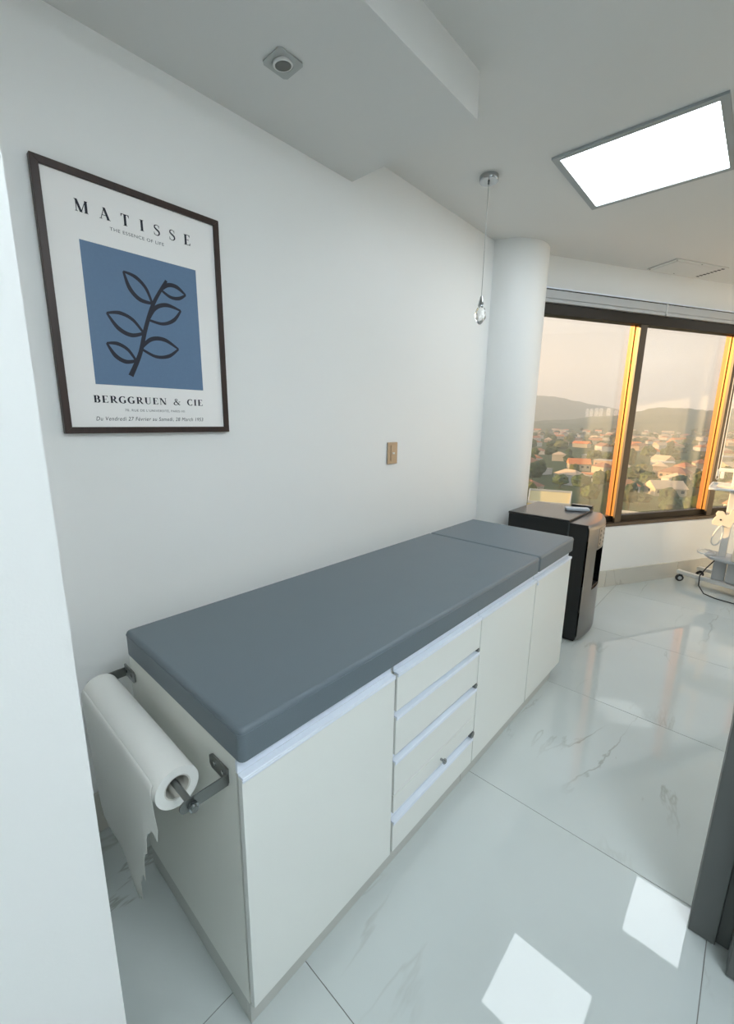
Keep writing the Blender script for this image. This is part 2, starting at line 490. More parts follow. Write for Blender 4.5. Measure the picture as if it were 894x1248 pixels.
# small end caps of the drawer pulls
for z0, rec in ((0.553, 0.017), (0.402, 0.023), (0.186, 0.032)):
    MB().tube([(XB + 0.006, Y[2] - 0.006, z0 + rec * 0.5), (WC + 0.001, Y[2] - 0.006, z0 + rec * 0.5)], rec * 0.42, 12).build('pull_end_cap', M['steel'], u2, smooth=40)
u3 = unit(Y[3], Y[4], 'white single-door cabinet at the far end, under the short head cushion')
d3 = front(u3, 'door', Y[3] + 0.004, Y[4], ZB, ZT); profile(u3, Y[3] + 0.004, Y[4] - 0.002, ZT, 0.031)
rbox(WC + 0.0002, WC + 0.004, Y[3] + 0.012, Y[3] + 0.026, 0.664, 0.676).build('catch', M['alu'], d3)

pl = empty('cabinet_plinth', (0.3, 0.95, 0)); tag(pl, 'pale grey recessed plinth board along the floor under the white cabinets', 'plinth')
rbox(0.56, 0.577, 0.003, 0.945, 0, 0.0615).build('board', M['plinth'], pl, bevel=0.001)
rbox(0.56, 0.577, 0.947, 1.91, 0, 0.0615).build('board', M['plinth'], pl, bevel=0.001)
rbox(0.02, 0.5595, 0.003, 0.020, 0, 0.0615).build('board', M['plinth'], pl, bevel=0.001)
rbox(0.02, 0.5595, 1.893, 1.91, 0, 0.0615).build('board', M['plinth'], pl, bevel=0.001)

def cushion(y0, y1, label):
    # rounded slab with a slightly crowned top
    x0, x1, z0, z1 = 0.006, 0.600, ZU + 0.0006, 0.800
    bm = bmesh.new()
    nx, ny = 14, max(8, int((y1 - y0) / 0.05))
    bmesh.ops.create_cube(bm, size=1.0)
    for v in bm.verts:
        v.co = Vector(((x0 + x1) / 2 + v.co.x * (x1 - x0), (y0 + y1) / 2 + v.co.y * (y1 - y0), (z0 + z1) / 2 + v.co.z * (z1 - z0)))
    vert = [e for e in bm.edges if abs(e.verts[0].co.z - e.verts[1].co.z) > 0.01]
    bmesh.ops.bevel(bm, geom=vert, offset=0.014, segments=5, affect='EDGES', profile=0.5)
    top = [e for e in bm.edges if min(q.co.z for q in e.verts) > z1 - 0.001]
    bmesh.ops.bevel(bm, geom=top, offset=0.011, segments=5, affect='EDGES', profile=0.5)
    bot = [e for e in bm.edges if max(q.co.z for q in e.verts) < z0 + 0.001]
    bmesh.ops.bevel(bm, geom=bot, offset=0.005, segments=2, affect='EDGES', profile=0.5)
    bmesh.ops.recalc_face_normals(bm, faces=bm.faces)
    c0 = Vector((0.3, (y0 + y1) / 2, z0))
    for v in bm.verts: v.co -= c0
    me = bpy.data.meshes.new('cushion'); bm.to_mesh(me); bm.free()
    me.materials.append(M['vinyl'])
    me.polygons.foreach_set('use_smooth', [True] * len(me.polygons)); me.set_sharp_from_angle(angle=R(50))
    o = bpy.data.objects.new('bed_cushion', me); o.location = c0; C.objects.link(o)
    o.modifiers.new('wn', 'WEIGHTED_NORMAL')
    tag(o, label, 'cushion')
    # seam piping just under the top edge
    r = 0.0016; k = 0.014; zz = z1 - 0.012; pts = []
    for (cx, cy, a0) in ((x1 - k, y0 + k, -90), (x1 - k, y1 - k, 0), (x0 + k, y1 - k, 90), (x0 + k, y0 + k, 180)):
        for q in range(6):
            a = R(a0 + 18 * q); pts.append((cx + k * math.cos(a), cy + k * math.sin(a), zz))
    pts.append(pts[0])
    MB().tube(pts, r, 6, cap=False).build('seam_piping', M['vinyl'], o, smooth=60)
    return o
cushion(0.0, 1.5105, 'long slate grey vinyl cushion covering most of the white cabinets')
cushion(1.5145, 1.982, 'short slate grey vinyl head cushion at the far end beside the black dispenser')

# ------------------------------------------------------------------ paper roll on its brackets
RY, RZ = -0.074, 0.645
hold = empty('paper_roll_holder', (0.26, 0, RZ)); tag(hold, 'brushed steel bracket pair with rod screwed to the near end of the bed', 'roll holder')
for sx, x in ((1, 0.545), (-1, -0.022)):
    b = MB()
    b.box(x - 0.0015, x + 0.0015, -0.088, 0.0, 0.645, 0.672)
    # rounded strip end
    arc = [(-0.088, 0.645)] + [(-0.088 - 0.0135 * math.cos(R(a)), 0.6585 + 0.0135 * math.sin(R(a))) for a in range(-75, 76, 15)] + [(-0.088, 0.672)]
    b.add([(x - 0.0015, p, q) for p, q in arc] + [(x + 0.0015, p, q) for p, q in arc],
          [tuple(range(len(arc))), tuple(range(2*len(arc) - 1, len(arc) - 1, -1))] + [(i, i + 1, len(arc) + i + 1, len(arc) + i) for i in range(len(arc) - 1)])
    xa, xb = (x - 0.072, x + 0.0015) if sx > 0 else (x - 0.0015, x + 0.072)
    pts = [(xa, 0.678), (xa + 0.008, 0.671), (xb, 0.671), (xb, 0.705), (xa + 0.010, 0.705), (xa, 0.698)] if sx > 0 else [(xa, 0.671), (xb - 0.008, 0.671), (xb, 0.678), (xb, 0.698), (xb - 0.010, 0.705), (xa, 0.705)]
    dz = -0.022
    pts = [(p, q + dz) for p, q in pts]
    b.add([(p, -0.0022, q) for p, q in pts] + [(p, 0.0022, q) for p, q in pts], [tuple(range(6)), tuple(range(11, 5, -1))] + [(i, (i+1) % 6, 6 + (i+1) % 6, 6 + i) for i in range(6)])
    br = b.build('bracket', M['steel'], hold)
    for sxx in (0.018, 0.052):
        cx = (xb - sxx) if sx > 0 else (xa + sxx)
        MB().lathe([(0.005, 0), (0.005, 0.0012), (0.003, 0.0022)], (cx, -0.0022, 0.666), 12, Matrix.Rotation(R(90), 4, 'X')).build('screw', M['chrome'], br, smooth=30)
MB().tube([(-0.032, RY - 0.004, 0.657), (0.562, RY - 0.004, 0.657)], 0.0065, 14).build('rod', M['steel'], hold, smooth=40)
MB().tube([(0.5485, RY - 0.004, 0.657), (0.558, RY - 0.004, 0.657)], 0.0105, 6).build('rod_nut', M['chrome'], hold)

roll = empty('paper_roll', (0.236, RY, RZ)); tag(roll, 'white tissue paper roll with a torn sheet hanging down at the bed end', 'paper roll')
x0, x1 = 0.0, 0.475; ro, ri = 0.045, 0.024
vs = []; fs = []; n = 48
for (x, rr) in ((x0, ro), (x1, ro), (x1, ri + 0.003), (x0, ri + 0.003)):
    for k in range(n):
        t = 2 * math.pi * k / n
        wob = 1 + 0.006 * math.sin(3 * t)
        vs.append((x, RY + rr * wob * math.cos(t), RZ + rr * wob * math.sin(t)))
for a in range(4):
    for k in range(n):
        fs.append((a*n + k, a*n + (k+1) % n, ((a+1) % 4)*n + (k+1) % n, ((a+1) % 4)*n + k))
MB().add(vs, fs).build('wound_paper', M['paper'], roll, smooth=40)
vs = []; fs = []
for (x, rr) in ((x0 + 0.001, ri + 0.0028), (x1 - 0.001, ri + 0.0028), (x1 - 0.001, ri), (x0 + 0.001, ri)):
    for k in range(n):
        t = 2 * math.pi * k / n
        vs.append((x, RY + rr * math.cos(t), RZ + rr * math.sin(t)))
for a in range(4):
    for k in range(n):
        fs.append((a*n + k, a*n + (k+1) % n, ((a+1) % 4)*n + (k+1) % n, ((a+1) % 4)*n + k))
MB().add(vs, fs).build('core_tube', M['card'], roll, smooth=40)
# hanging sheet: for each column x its torn lower end
rnd = random.Random(5)
low = [(0.002, 0.52), (0.012, 0.43), (0.03, 0.385), (0.06, 0.335), (0.095, 0.295), (0.14, 0.285), (0.19, 0.268), (0.24, 0.255), (0.285, 0.245), (0.300, 0.235), (0.308, 0.255), (0.318, 0.25), (0.328, 0.315), (0.340, 0.330), (0.352, 0.360), (0.362, 0.345), (0.372, 0.405), (0.385, 0.44), (0.398, 0.455), (0.405, 0.50), (0.418, 0.522), (0.430, 0.530), (0.440, 0.512), (0.447, 0.545), (0.452, 0.60), (0.458, 0.622)]
cols = []
for i in range(len(low) - 1):
    (xa, za), (xb, zb) = low[i], low[i+1]
    m_ = max(1, int((xb - xa) / 0.006))
    for k in range(m_):
        f = k / m_; cols.append((xa + (xb - xa) * f, za + (zb - za) * f + (rnd.uniform(-0.006, 0.006) if k else 0)))
cols.append(low[-1])
rows = 22; vs = []; fs = []
for (x, zl) in cols:
    # start a little up on the roll, then drop
    for j in range(rows):
        f = j / (rows - 1)
        if j < 5:
            a = R(150 + 7.5 * j)
            y = RY + (ro + 0.0012) * math.cos(a); z = RZ + (ro + 0.0012) * math.sin(a)
        else:
            g = (j - 4) / (rows - 5)
            z = RZ - (RZ - zl) * g
            dz = RZ - z
            y = RY - ro - 0.0012 + 0.03 * dz * dz + 0.004 * math.sin(x * 26 + dz * 9) * min(1, dz * 8) + 0.012 * max(0, (x - 0.40) / 0.06) * min(1, dz * 10)
        vs.append((x, y, z))
for i in range(len(cols) - 1):
    for j in range(rows - 1):
        fs.append((i*rows + j, i*rows + j + 1, (i+1)*rows + j + 1, (i+1)*rows + j))
sh = MB().add(vs, fs).build('torn_sheet', M['paper'], roll, smooth=60)
so = sh.modifiers.new('thick', 'SOLIDIFY'); so.thickness = 0.0006; so.offset = 1

# ------------------------------------------------------------------ framed poster
PX = -0.205
post = empty('framed_poster', (XW, 0.227, 1.338)); tag(post, 'blue and white exhibition poster in a thin dark wood frame on the wall', 'poster')
py0, py1, pz0, pz1 = -0.029, 0.483, 1.338, 2.033; fw = 0.0185
def frame_piece(pts):
    b = MB(); n = len(pts)
    b.add([(XW + 0.0005, p, q) for p, q in pts] + [(PX, p, q) for p, q in pts], [tuple(range(n - 1, -1, -1)), tuple(range(n, 2*n))] + [(i, (i+1) % n, n + (i+1) % n, n + i) for i in range(n)])
    b.build('frame_side', M['wood'], post, bevel=0.0012)
frame_piece([(py0, pz0), (py1, pz0), (py1 - fw, pz0 + fw), (py0 + fw, pz0 + fw)])
frame_piece([(py0, pz1), (py0 + fw, pz1 - fw), (py1 - fw, pz1 - fw), (py1, pz1)])
frame_piece([(py0, pz0), (py0 + fw, pz0 + fw), (py0 + fw, pz1 - fw), (py0, pz1)])
frame_piece([(py1, pz0), (py1, pz1), (py1 - fw, pz1 - fw), (py1 - fw, pz0 + fw)])
PP = PX - 0.007
pr = MB().box(XW + 0.003, PP, py0 + fw, py1 - fw, pz0 + fw, pz1 - fw).build('print', M['print_white'], post)
MB().box(PP + 0.0001, PP + 0.0004, 0.063, 0.394, 1.480, 1.862).build('blue_panel', M['print_blue'], post)

def flat_mesh(polys, name, m, parent, x):
    b = MB()
    for pg in polys:
        b.add([(x, p, q) for p, q in pg], [tuple(range(len(pg)))])
    me_o = b.build(name, m, parent)
    return me_o

def ribbon(pts, ws, sub=8):
    """smooth stroke through pts with widths ws, as quads"""
    P = [Vector(p) for p in pts]; out = []; cen = []
    for i in range(len(P) - 1):
        p0 = P[max(i-1, 0)]; p1 = P[i]; p2 = P[i+1]; p3 = P[min(i+2, len(P)-1)]
        for k in range(sub + (1 if i == len(P) - 2 else 0)):
            t = k / sub
            q = 0.5 * ((2*p1) + (p2-p0)*t + (2*p0-5*p1+4*p2-p3)*t*t + (3*p1-p0-3*p2+p3)*t**3)
            cen.append((q, ws[i] + (ws[i+1] - ws[i]) * t))
    side = []
    for i, (q, wd) in enumerate(cen):
        a = cen[max(i-1, 0)][0]; b = cen[min(i+1, len(cen)-1)][0]
        d = (b - a).normalized(); nn = Vector((-d.y, d.x))
        side.append((q + nn * wd / 2, q - nn * wd / 2))
    for i in range(len(side) - 1):
        out.append([tuple(side[i][0]), tuple(side[i][1]), tuple(side[i+1][1]), tuple(side[i+1][0])])
    return out

# serif capitals, one em tall, as lists of polygons and an advance width
K, TH = 0.205, 0.075
def quad(x0, y0, x1, y1): return [(x0, y0), (x1, y0), (x1, y1), (x0, y1)]
def stem(x, w_=K, y0=0, y1=1): return quad(x - w_/2, y0, x + w_/2, y1)
def serif(x, y, h=0.15, t=0.045): return quad(x - h, y, x + h, y + t) if y < 0.5 else quad(x - h, y - t, x + h, y)
def diag(x0, y0, x1, y1, w_): return [(x0 - w_/2, y0), (x0 + w_/2, y0), (x1 + w_/2, y1), (x1 - w_/2, y1)]
def arc(cx, cy, rx, ry, a0, a1, wf, n=14):
    pts = []; ws = []
    for i in range(n + 1):
        a = R(a0 + (a1 - a0) * i / n); pts.append((cx + rx * math.cos(a), cy + ry * math.sin(a))); ws.append(wf(a))
    return ribbon(pts, ws, 2)
fat = lambda a: TH + (K - TH) * abs(math.cos(a)) ** 1.3
def glyph(ch):
    g = []
    if ch == 'M':
        g = [stem(0.12, 0.06), diag(0.47, 0, 0.13, 1, K), diag(0.47, 0, 0.84, 1, 0.06), stem(0.86, K), serif(0.12, 0, 0.11), serif(0.86, 0, 0.16), serif(0.08, 1, 0.08), serif(0.90, 1, 0.10)]; w_ = 1.0
    elif ch == 'A':
        g = [diag(0.10, 0, 0.42, 1, 0.06), diag(0.72, 0, 0.40, 1, K), quad(0.20, 0.32, 0.62, 0.37), serif(0.10, 0, 0.11), serif(0.72, 0, 0.16)]; w_ = 0.86
    elif ch == 'T':
        g = [stem(0.38), serif(0.38, 0, 0.17), quad(0.04, 0.945, 0.72, 1), [(0.04, 1), (0.04, 0.74), (0.07, 0.74), (0.14, 0.95)], [(0.72, 1), (0.62, 0.95), (0.69, 0.74), (0.72, 0.74)]]; w_ = 0.76
    elif ch == 'I':
        g = [stem(0.2), serif(0.2, 0, 0.17), serif(0.2, 1, 0.17)]; w_ = 0.4
    elif ch == 'E':
        g = [stem(0.18), quad(0.02, 0, 0.62, 0.05), quad(0.02, 0.95, 0.60, 1), quad(0.2, 0.49, 0.46, 0.535), [(0.62, 0), (0.66, 0.24), (0.63, 0.24), (0.52, 0.05)], [(0.60, 1), (0.50, 0.95), (0.58, 0.78), (0.61, 0.78)], quad(0.44, 0.42, 0.47, 0.60)]; w_ = 0.68
    elif ch == 'S':
        g = ribbon([(0.52, 0.76), (0.44, 0.93), (0.28, 0.97), (0.12, 0.88), (0.12, 0.70), (0.30, 0.55), (0.47, 0.42), (0.52, 0.24), (0.42, 0.07), (0.25, 0.025), (0.10, 0.10), (0.04, 0.28)], [0.03, 0.05, 0.06, 0.10, 0.14, 0.165, 0.165, 0.13, 0.09, 0.06, 0.05, 0.03]) + [quad(0.50, 0.70, 0.53, 0.98), quad(0.03, 0.02, 0.06, 0.32)]; w_ = 0.6
    elif ch == 'B':
        g = [stem(0.18), serif(0.12, 0, 0.12), serif(0.12, 1, 0.12), quad(0.18, 0.95, 0.36, 1), quad(0.18, 0.495, 0.38, 0.545), quad(0.18, 0, 0.38, 0.05)] + arc(0.36, 0.745, 0.17, 0.23, -90, 90, fat) + arc(0.38, 0.27, 0.20, 0.245, -90, 90, fat); w_ = 0.68
    elif ch == 'R':
        g = [stem(0.18), serif(0.18, 0, 0.16), serif(0.12, 1, 0.12), quad(0.18, 0.95, 0.36, 1), quad(0.18, 0.47, 0.38, 0.52)] + arc(0.36, 0.735, 0.19, 0.24, -90, 90, fat) + [diag(0.70, 0, 0.36, 0.5, K), serif(0.72, 0, 0.10)]; w_ = 0.78
    elif ch in 'GC':
        g = arc(0.42, 0.5, 0.34, 0.475, 48, 312, fat, 24) + [quad(0.62, 0.70, 0.65, 0.98)]
        if ch == 'G': g += [stem(0.64, K, 0.06, 0.42), serif(0.64, 0.42, 0.13)]; 
        else: g += [quad(0.63, 0.10, 0.66, 0.28)]
        w_ = 0.80 if ch == 'G' else 0.72
    elif ch == 'U':
        g = [stem(0.18, K, 0.28, 1), serif(0.18, 1, 0.15), stem(0.66, 0.06, 0.28, 1), serif(0.66, 1, 0.11)] + arc(0.42, 0.28, 0.24, 0.25, 180, 360, lambda a: 0.06 + 0.09 * max(0, -math.cos(a))); w_ = 0.80
    elif ch == 'N':
        g = [stem(0.12, 0.06), stem(0.72, 0.06), diag(0.70, 0, 0.14, 1, K), serif(0.12, 0, 0.11), serif(0.72, 1, 0.11), serif(0.06, 1, 0.07)]; w_ = 0.84
    elif ch == '&':
        g = ribbon([(0.78, 0.55), (0.66, 0.25), (0.45, 0.04), (0.22, 0.03), (0.08, 0.20), (0.18, 0.42), (0.40, 0.60), (0.50, 0.80), (0.40, 0.96), (0.26, 0.88), (0.28, 0.70), (0.50, 0.36), (0.72, 0.08), (0.86, 0.03)], [0.04, 0.06, 0.07, 0.11, 0.15, 0.11, 0.06, 0.10, 0.06, 0.10, 0.13, 0.16, 0.14, 0.05]) + [quad(0.66, 0.54, 0.90, 0.585)]; w_ = 0.94
    else:
        w_ = 0.55
    return g, w_

def serif_line(text, y0, y1, z, h, name, track):
    """fit the line between y0 and y1; track = extra space in ems"""
    gl = [glyph(ch) for ch in text]
    sx = (y1 - y0) / (sum(w_ + track for g, w_ in gl) - track)
    cx = 0
    for g, w_ in gl:
        if g: flat_mesh([[(y0 + (cx + p) * sx, z + q * h) for p, q in pg] for pg in g], name, M['ink'], post, PP + 0.0005)
        cx += w_ + track

serif_line('MATISSE', 0.061, 0.383, 1.931, 0.030, 'letter', 0.87)
serif_line('BERGGRUEN & CIE', 0.053, 0.389, 1.4275, 0.0205, 'letter', 0.16)

def text_line(txt, y0, y1, z, m, shear=0.0, h=None):
    cu = bpy.data.curves.new('lettering', 'FONT'); cu.body = txt; cu.shear = shear; cu.space_character = 1.12
    ob = bpy.data.objects.new('lettering_source', cu); C.objects.link(ob)
    bpy.context.view_layer.update()
    me = bpy.data.meshes.new_from_object(ob.evaluated_get(bpy.context.evaluated_depsgraph_get()))
    bpy.data.objects.remove(ob)
    xs = [v.co.x for v in me.vertices]; ys = [v.co.y for v in me.vertices]
    if not xs: return
    s_ = (y1 - y0) / (max(xs) - min(xs)); x_ = min(xs)
    sv = s_ if h is None else h / max(ys)
    base = post.location
    for v in me.vertices:
        v.co = Vector((PP + 0.0005 - base.x, y0 + (v.co.x - x_) * s_ - base.y, z + v.co.y * sv - base.z))
    me.materials.clear(); me.materials.append(m)
    o = bpy.data.objects.new('lettering', me); C.objects.link(o); o.parent = post
text_line('THE ESSENCE OF LIFE', 0.144, 0.296, 1.907, M['ink_grey'], h=0.0085)
text_line('70, RUE DE L\u2019UNIVERSIT\u00c9, PARIS-VII', 0.136, 0.323, 1.4040, M['ink_grey'], h=0.0085)
text_line('Du Vendredi 27 F\u00e9vrier au Samedi, 28 March 1953', 0.054, 0.387, 1.3755, M['ink'], shear=0.22, h=0.0115)

# plain stand-in drawing on the blue panel: loose brush-drawn branch
def stroke(pts, ws, k=0):
    flat_mesh(ribbon(pts, [q * 1.35 for q in ws], 10), 'brush_stroke', M['ink'], post, PP + 0.0006 + k * 0.00005)
def P2(u, v): return (0.063 + u * 0.331, 1.480 + v * 0.382)
stroke([P2(0.30, 0.08), P2(0.40, 0.26), P2(0.47, 0.46), P2(0.56, 0.66), P2(0.70, 0.86)], [0.011, 0.009, 0.009, 0.008, 0.006])
def leaf(bx, by, ang, ln, k):
    def q(s_, o_):
        c_, s2 = math.cos(R(ang)), math.sin(R(ang))
        return P2(bx + (s_ * c_ - o_ * s2) * ln, by + (s_ * s2 + o_ * c_) * ln)
    stroke([q(0, 0), q(0.3, 0.20), q(0.65, 0.20), q(1, 0)], [0.006, 0.009, 0.009, 0.004], k)
    stroke([q(0, 0), q(0.35, -0.17), q(0.7, -0.16), q(1, 0)], [0.005, 0.007, 0.008, 0.004], k + 1)
leaf(0.36, 0.20, 155, 0.26, 1); leaf(0.41, 0.30, 5, 0.36, 3); leaf(0.45, 0.42, 160, 0.32, 5); leaf(0.50, 0.53, 20, 0.34, 7); leaf(0.55, 0.66, 140, 0.30, 9); leaf(0.64, 0.78, 0, 0.24, 11)

# ------------------------------------------------------------------ wall switch
sw = empty('light_switch', (XW, 1.458, 1.154)); tag(sw, 'beige rectangular light switch plate on the white wall above the bed', 'light switch')
rbox(XW, XW + 0.009, 1.417, 1.499, 1.154, 1.271).build('plate', M['beige_pl'], sw, bevel=0.003)
rbox(XW + 0.0092, XW + 0.0125, 1.440, 1.476, 1.170, 1.255).build('insert', M['beige_pl'], sw, bevel=0.001)
rbox(XW + 0.0127, XW + 0.017, 1.449, 1.467, 1.208, 1.217).build('rocker', M['white_pl'], sw, bevel=0.001)

# ------------------------------------------------------------------ ceiling fittings
def led_panel(cx, cy, label, group=None, lamp='led'):
    o = empty('led_panel', (cx, cy, HC)); tag(o, label, 'ceiling light', group)
    a, b = 0.305, 0.277
    for (p, q, r_, s_) in ((-a, a, -a, -b), (-a, a, b, a), (-a, -b, -b, b), (b, a, -b, b)):
        rbox(cx + p, cx + q, cy + r_, cy + s_, HC - 0.010, HC - 0.0003).build('frame_side', M['ledframe'], o)
    rbox(cx - b, cx + b, cy - b, cy + b, HC - 0.006, HC - 0.0005).build('diffuser', M[lamp], o)
led_panel(0.681, 2.09, 'square glowing light panel in the ceiling near the crystal pendant')
led_panel(1.29, 3.24, 'second square ceiling light panel, seen only as a reflection in the floor')
led_panel(1.95, 0.15, 'added unseen ceiling light panel in the corridor beside the grey sliding door', lamp='led_fill')  # added out of view as fill light for cabinet fronts and cushions
led_panel(1.85, -1.0, 'added unseen ceiling light panel in the corridor behind the viewer')  # invented panel, unseen, adds light from behind the camera
led_panel(2.2, 2.3, 'added ceiling light panel deep in the room, out of view behind the door')  # added out of view to brighten the room
led_panel(2.2, 4.9, 'farthest added ceiling light panel, out of view beside the right wall')  # unseen extra panel, put in for more light at the far end

dl = empty('recessed_downlight', (0.068, 0.556, HS)); tag(dl, 'small square grey recessed downlight in the lowered ceiling', 'downlight')
b = MB(); h = 0.044
ring = 28; inner = [(0.068 + 0.030 * math.cos(2*math.pi*k/ring), 0.556 + 0.030 * math.sin(2*math.pi*k/ring)) for k in range(ring)]
outer = []
for k in range(ring):
    a = 2*math.pi*k/ring; c_, s_ = math.cos(a), math.sin(a); m_ = h / max(abs(c_), abs(s_)); outer.append((0.068 + c_*m_, 0.556 + s_*m_))
zb_, zt_ = HS - 0.004, HS - 0.0003
b.add([(p, q, zb_) for p, q in outer] + [(p, q, zb_) for p, q in inner] + [(p, q, zt_) for p, q in outer] + [(p, q, zt_) for p, q in inner],
      [(k, (k+1) % ring, ring + (k+1) % ring, ring + k) for k in range(ring)] + [(2*ring + k, 2*ring + (k+1) % ring, (k+1) % ring, k) for k in range(ring)] + [(ring + k, ring + (k+1) % ring, 3*ring + (k+1) % ring, 3*ring + k) for k in range(ring)])
b.build('plate', M['grey_plate'], dl)
tilt = Matrix.Rotation(R(8), 4, 'X')
MB().lathe([(0.0285, 0.003), (0.0285, -0.003), (0.0235, -0.004), (0.0235, 0.002)], (0.068, 0.556, HS - 0.004), 36, tilt).build('swivel_ring', M['white_pl'], dl, smooth=40)
MB().lathe([(0.0232, 0.0), (0.0232, -0.0062), (0.021, -0.0068), (0.012, -0.0060), (0.007, -0.0056)], (0.068, 0.556, HS - 0.002), 32, tilt).build('lamp', mat('lamp_lens', (0.10, 0.11, 0.10), 0.15), dl, smooth=40)

pd = empty('crystal_pendant', (0.10, 1.742, HC)); tag(pd, 'small cut crystal pendant on a thin cord from a chrome ceiling rose', 'pendant lamp')
MB().lathe([(0.0445, -0.0003), (0.0445, -0.022), (0.0425, -0.0245), (0.010, -0.0248)], (0.10, 1.742, HC), 48).build('ceiling_rose', M['chrome'], pd, smooth=40)
MB().lathe([(0.005, -0.0249), (0.005, -0.034), (0.002, -0.036)], (0.10, 1.742, HC), 16).build('cord_grip', M['steel'], pd, smooth=40)
MB().tube([(0.10, 1.742, HC - 0.036), (0.10, 1.742, 2.004)], 0.0011, 8).build('cord', M['steel'], pd)
MB().lathe([(0.003, 2.004), (0.006, 1.998), (0.011, 1.978), (0.0145, 1.962), (0.0145, 1.954)], (0.10, 1.742, 0), 24).build('socket_cap', M['chrome'], pd, smooth=40)
prof = [(0.008, 1.9535), (0.020, 1.945), (0.029, 1.922), (0.027, 1.897), (0.014, 1.878), (0.004, 1.869)]
b = MB(); vs = []; fs = []; n = 7
for i, (r_, z) in enumerate(prof):
    for k in range(n):
        t = 2 * math.pi * (k + 0.5 * (i % 2)) / n; vs.append((0.10 + r_ * math.cos(t), 1.742 + r_ * math.sin(t), z))
for i in range(len(prof) - 1):
    for k in range(n):
        k2 = (k + 1) % n; a0, a1, b0, b1 = i*n + k, i*n + k2, (i+1)*n + k, (i+1)*n + k2
        if i % 2 == 0: fs += [(a0, a1, b0), (a1, b1, b0)]
        else: fs += [(a0, b1, b0), (a0, a1, b1)]
fs += [tuple(range(n)), tuple(range((len(prof)-1)*n, len(prof)*n))]
b.add(vs, fs).build('crystal', M['crystal'], pd)

vt = empty('ceiling_vent', (0.642, 3.85, HC)); tag(vt, 'flat off-white ceiling vent cover with short slots near the window', 'vent')
MV = Matrix.Translation((0.642, 3.85, 0)) @ Matrix(((T.x, N.x, 0, 0), (T.y, N.y, 0, 0), (0, 0, 1, 0), (0, 0, 0, 1)))
MB().box(-0.265, 0.265, -0.118, 0.118, HC - 0.008, HC - 0.0003, MV).build('cover', M['ceil'], vt, bevel=0.002)
MB().box(-0.235, 0.205, -0.095, 0.095, HC - 0.011, HC - 0.0082, MV).build('inner_panel', M['ceil'], vt, bevel=0.001)
for k in range(8):
    v0 = -0.10 + k * 0.026
    MB().box(0.222, 0.250, v0, v0 + 0.014, HC - 0.0095, HC - 0.0081, MV).build('slot', M['dark'], vt)
for a_, b_ in ((-0.25, -0.105), (-0.25, 0.105), (0.0, -0.105), (0.0, 0.105)):
    p = MV @ Vector((a_, b_, 0)); MB().lathe([(0.005, HC - 0.0081), (0.005, HC - 0.0095), (0.002, HC - 0.010)], (p.x, p.y, 0), 10).build('screw', M['steel'], vt)

# ------------------------------------------------------------------ roller blinds above the window
def blind(t0, t1, label):
    o = empty('roller_blind', W((t0 + t1) / 2, 0.02, 2.213)); tag(o, label, 'roller blind', None)
    MB().box(t0, t1, 0.022, 0.0795, 2.238, 2.292, MW).build('cassette', M['blind'], o, bevel=0.003)
    MB().box(t0, t1, 0.028, 0.0795, 2.2925, 2.299, MW).build('shadow_strip', M['black'], o)  # black strip stands in for the shadow gap above the cassette
    MB().box(t0, t1, 0.020, 0.0795, 2.2995, 2.308, MW).build('top_rail', M['alu'], o, bevel=0.001)
    MB().box(t0 + 0.004, t1 - 0.004, 0.026, 0.052, 2.2135, 2.2375, MW).build('hem_bar', M['blind'], o, bevel=0.003)
    MB().box(t1 - 0.006, t1 + 0.001, 0.018, 0.0795, 2.225, 2.298, MW).build('end_bracket', M['white_pl'], o)
    return o
blind(-0.84, 0.330, 'slim grey roller blind cassette over the left window pane beside the round column')
b2 = blind(0.334, 1.60, 'slim grey roller blind cassette over the right window pane')
c0 = []
for k in range(25):
    a = math.pi * k / 24
    c0.append(W(1.215 + 0.018 * math.cos(a + math.pi), 0.0, 0.93 - 0.03 * math.sin(a)))
MB().tube([W(1.197, 0.0, 2.23)] + c0 + [W(1.233, 0.0, 2.23)], 0.0028, 8).build('bead_chain', M['white_pl'], b2, smooth=60)
MB().box(1.203, 1.228, -0.008, 0.008, 0.93, 0.99, MW).build('chain_weight', M['white_pl'], b2, bevel=0.002)
blind(1.604, 2.72, 'slim grey roller blind cassette farthest to the right, behind the equipment cart')

# ------------------------------------------------------------------ water dispenser
wd = empty('water_dispenser', (0.30, 2.665, 0)); tag(wd, 'low black water dispenser with curved dark silver front by the window', 'water dispenser')
Y0, Y1 = 2.41, 2.92
rbox(0.045, 0.436, Y0, Y1, 0.012, 0.778).build('body', M['black'], wd, bevel=0.004)
rbox(0.042, 0.440, Y0 - 0.001, Y1 + 0.001, 0.7785, 0.792).build('top_panel', mat('dark_grey_gloss', (0.035, 0.036, 0.037), 0.22), wd, bevel=0.004)
rbox(0.06, 0.54, Y0 + 0.02, Y1 - 0.04, 0.0, 0.012).build('base', M['black'], wd)
def fx(y):
    u = (y - 2.60) / 0.32
    return 0.585 - 0.075 * u * u - (0.012 if y <= Y0 + 0.001 else 0)
ys = [Y0 + 0.004 + (Y1 - Y0 - 0.008) * k / 24 for k in range(25)]
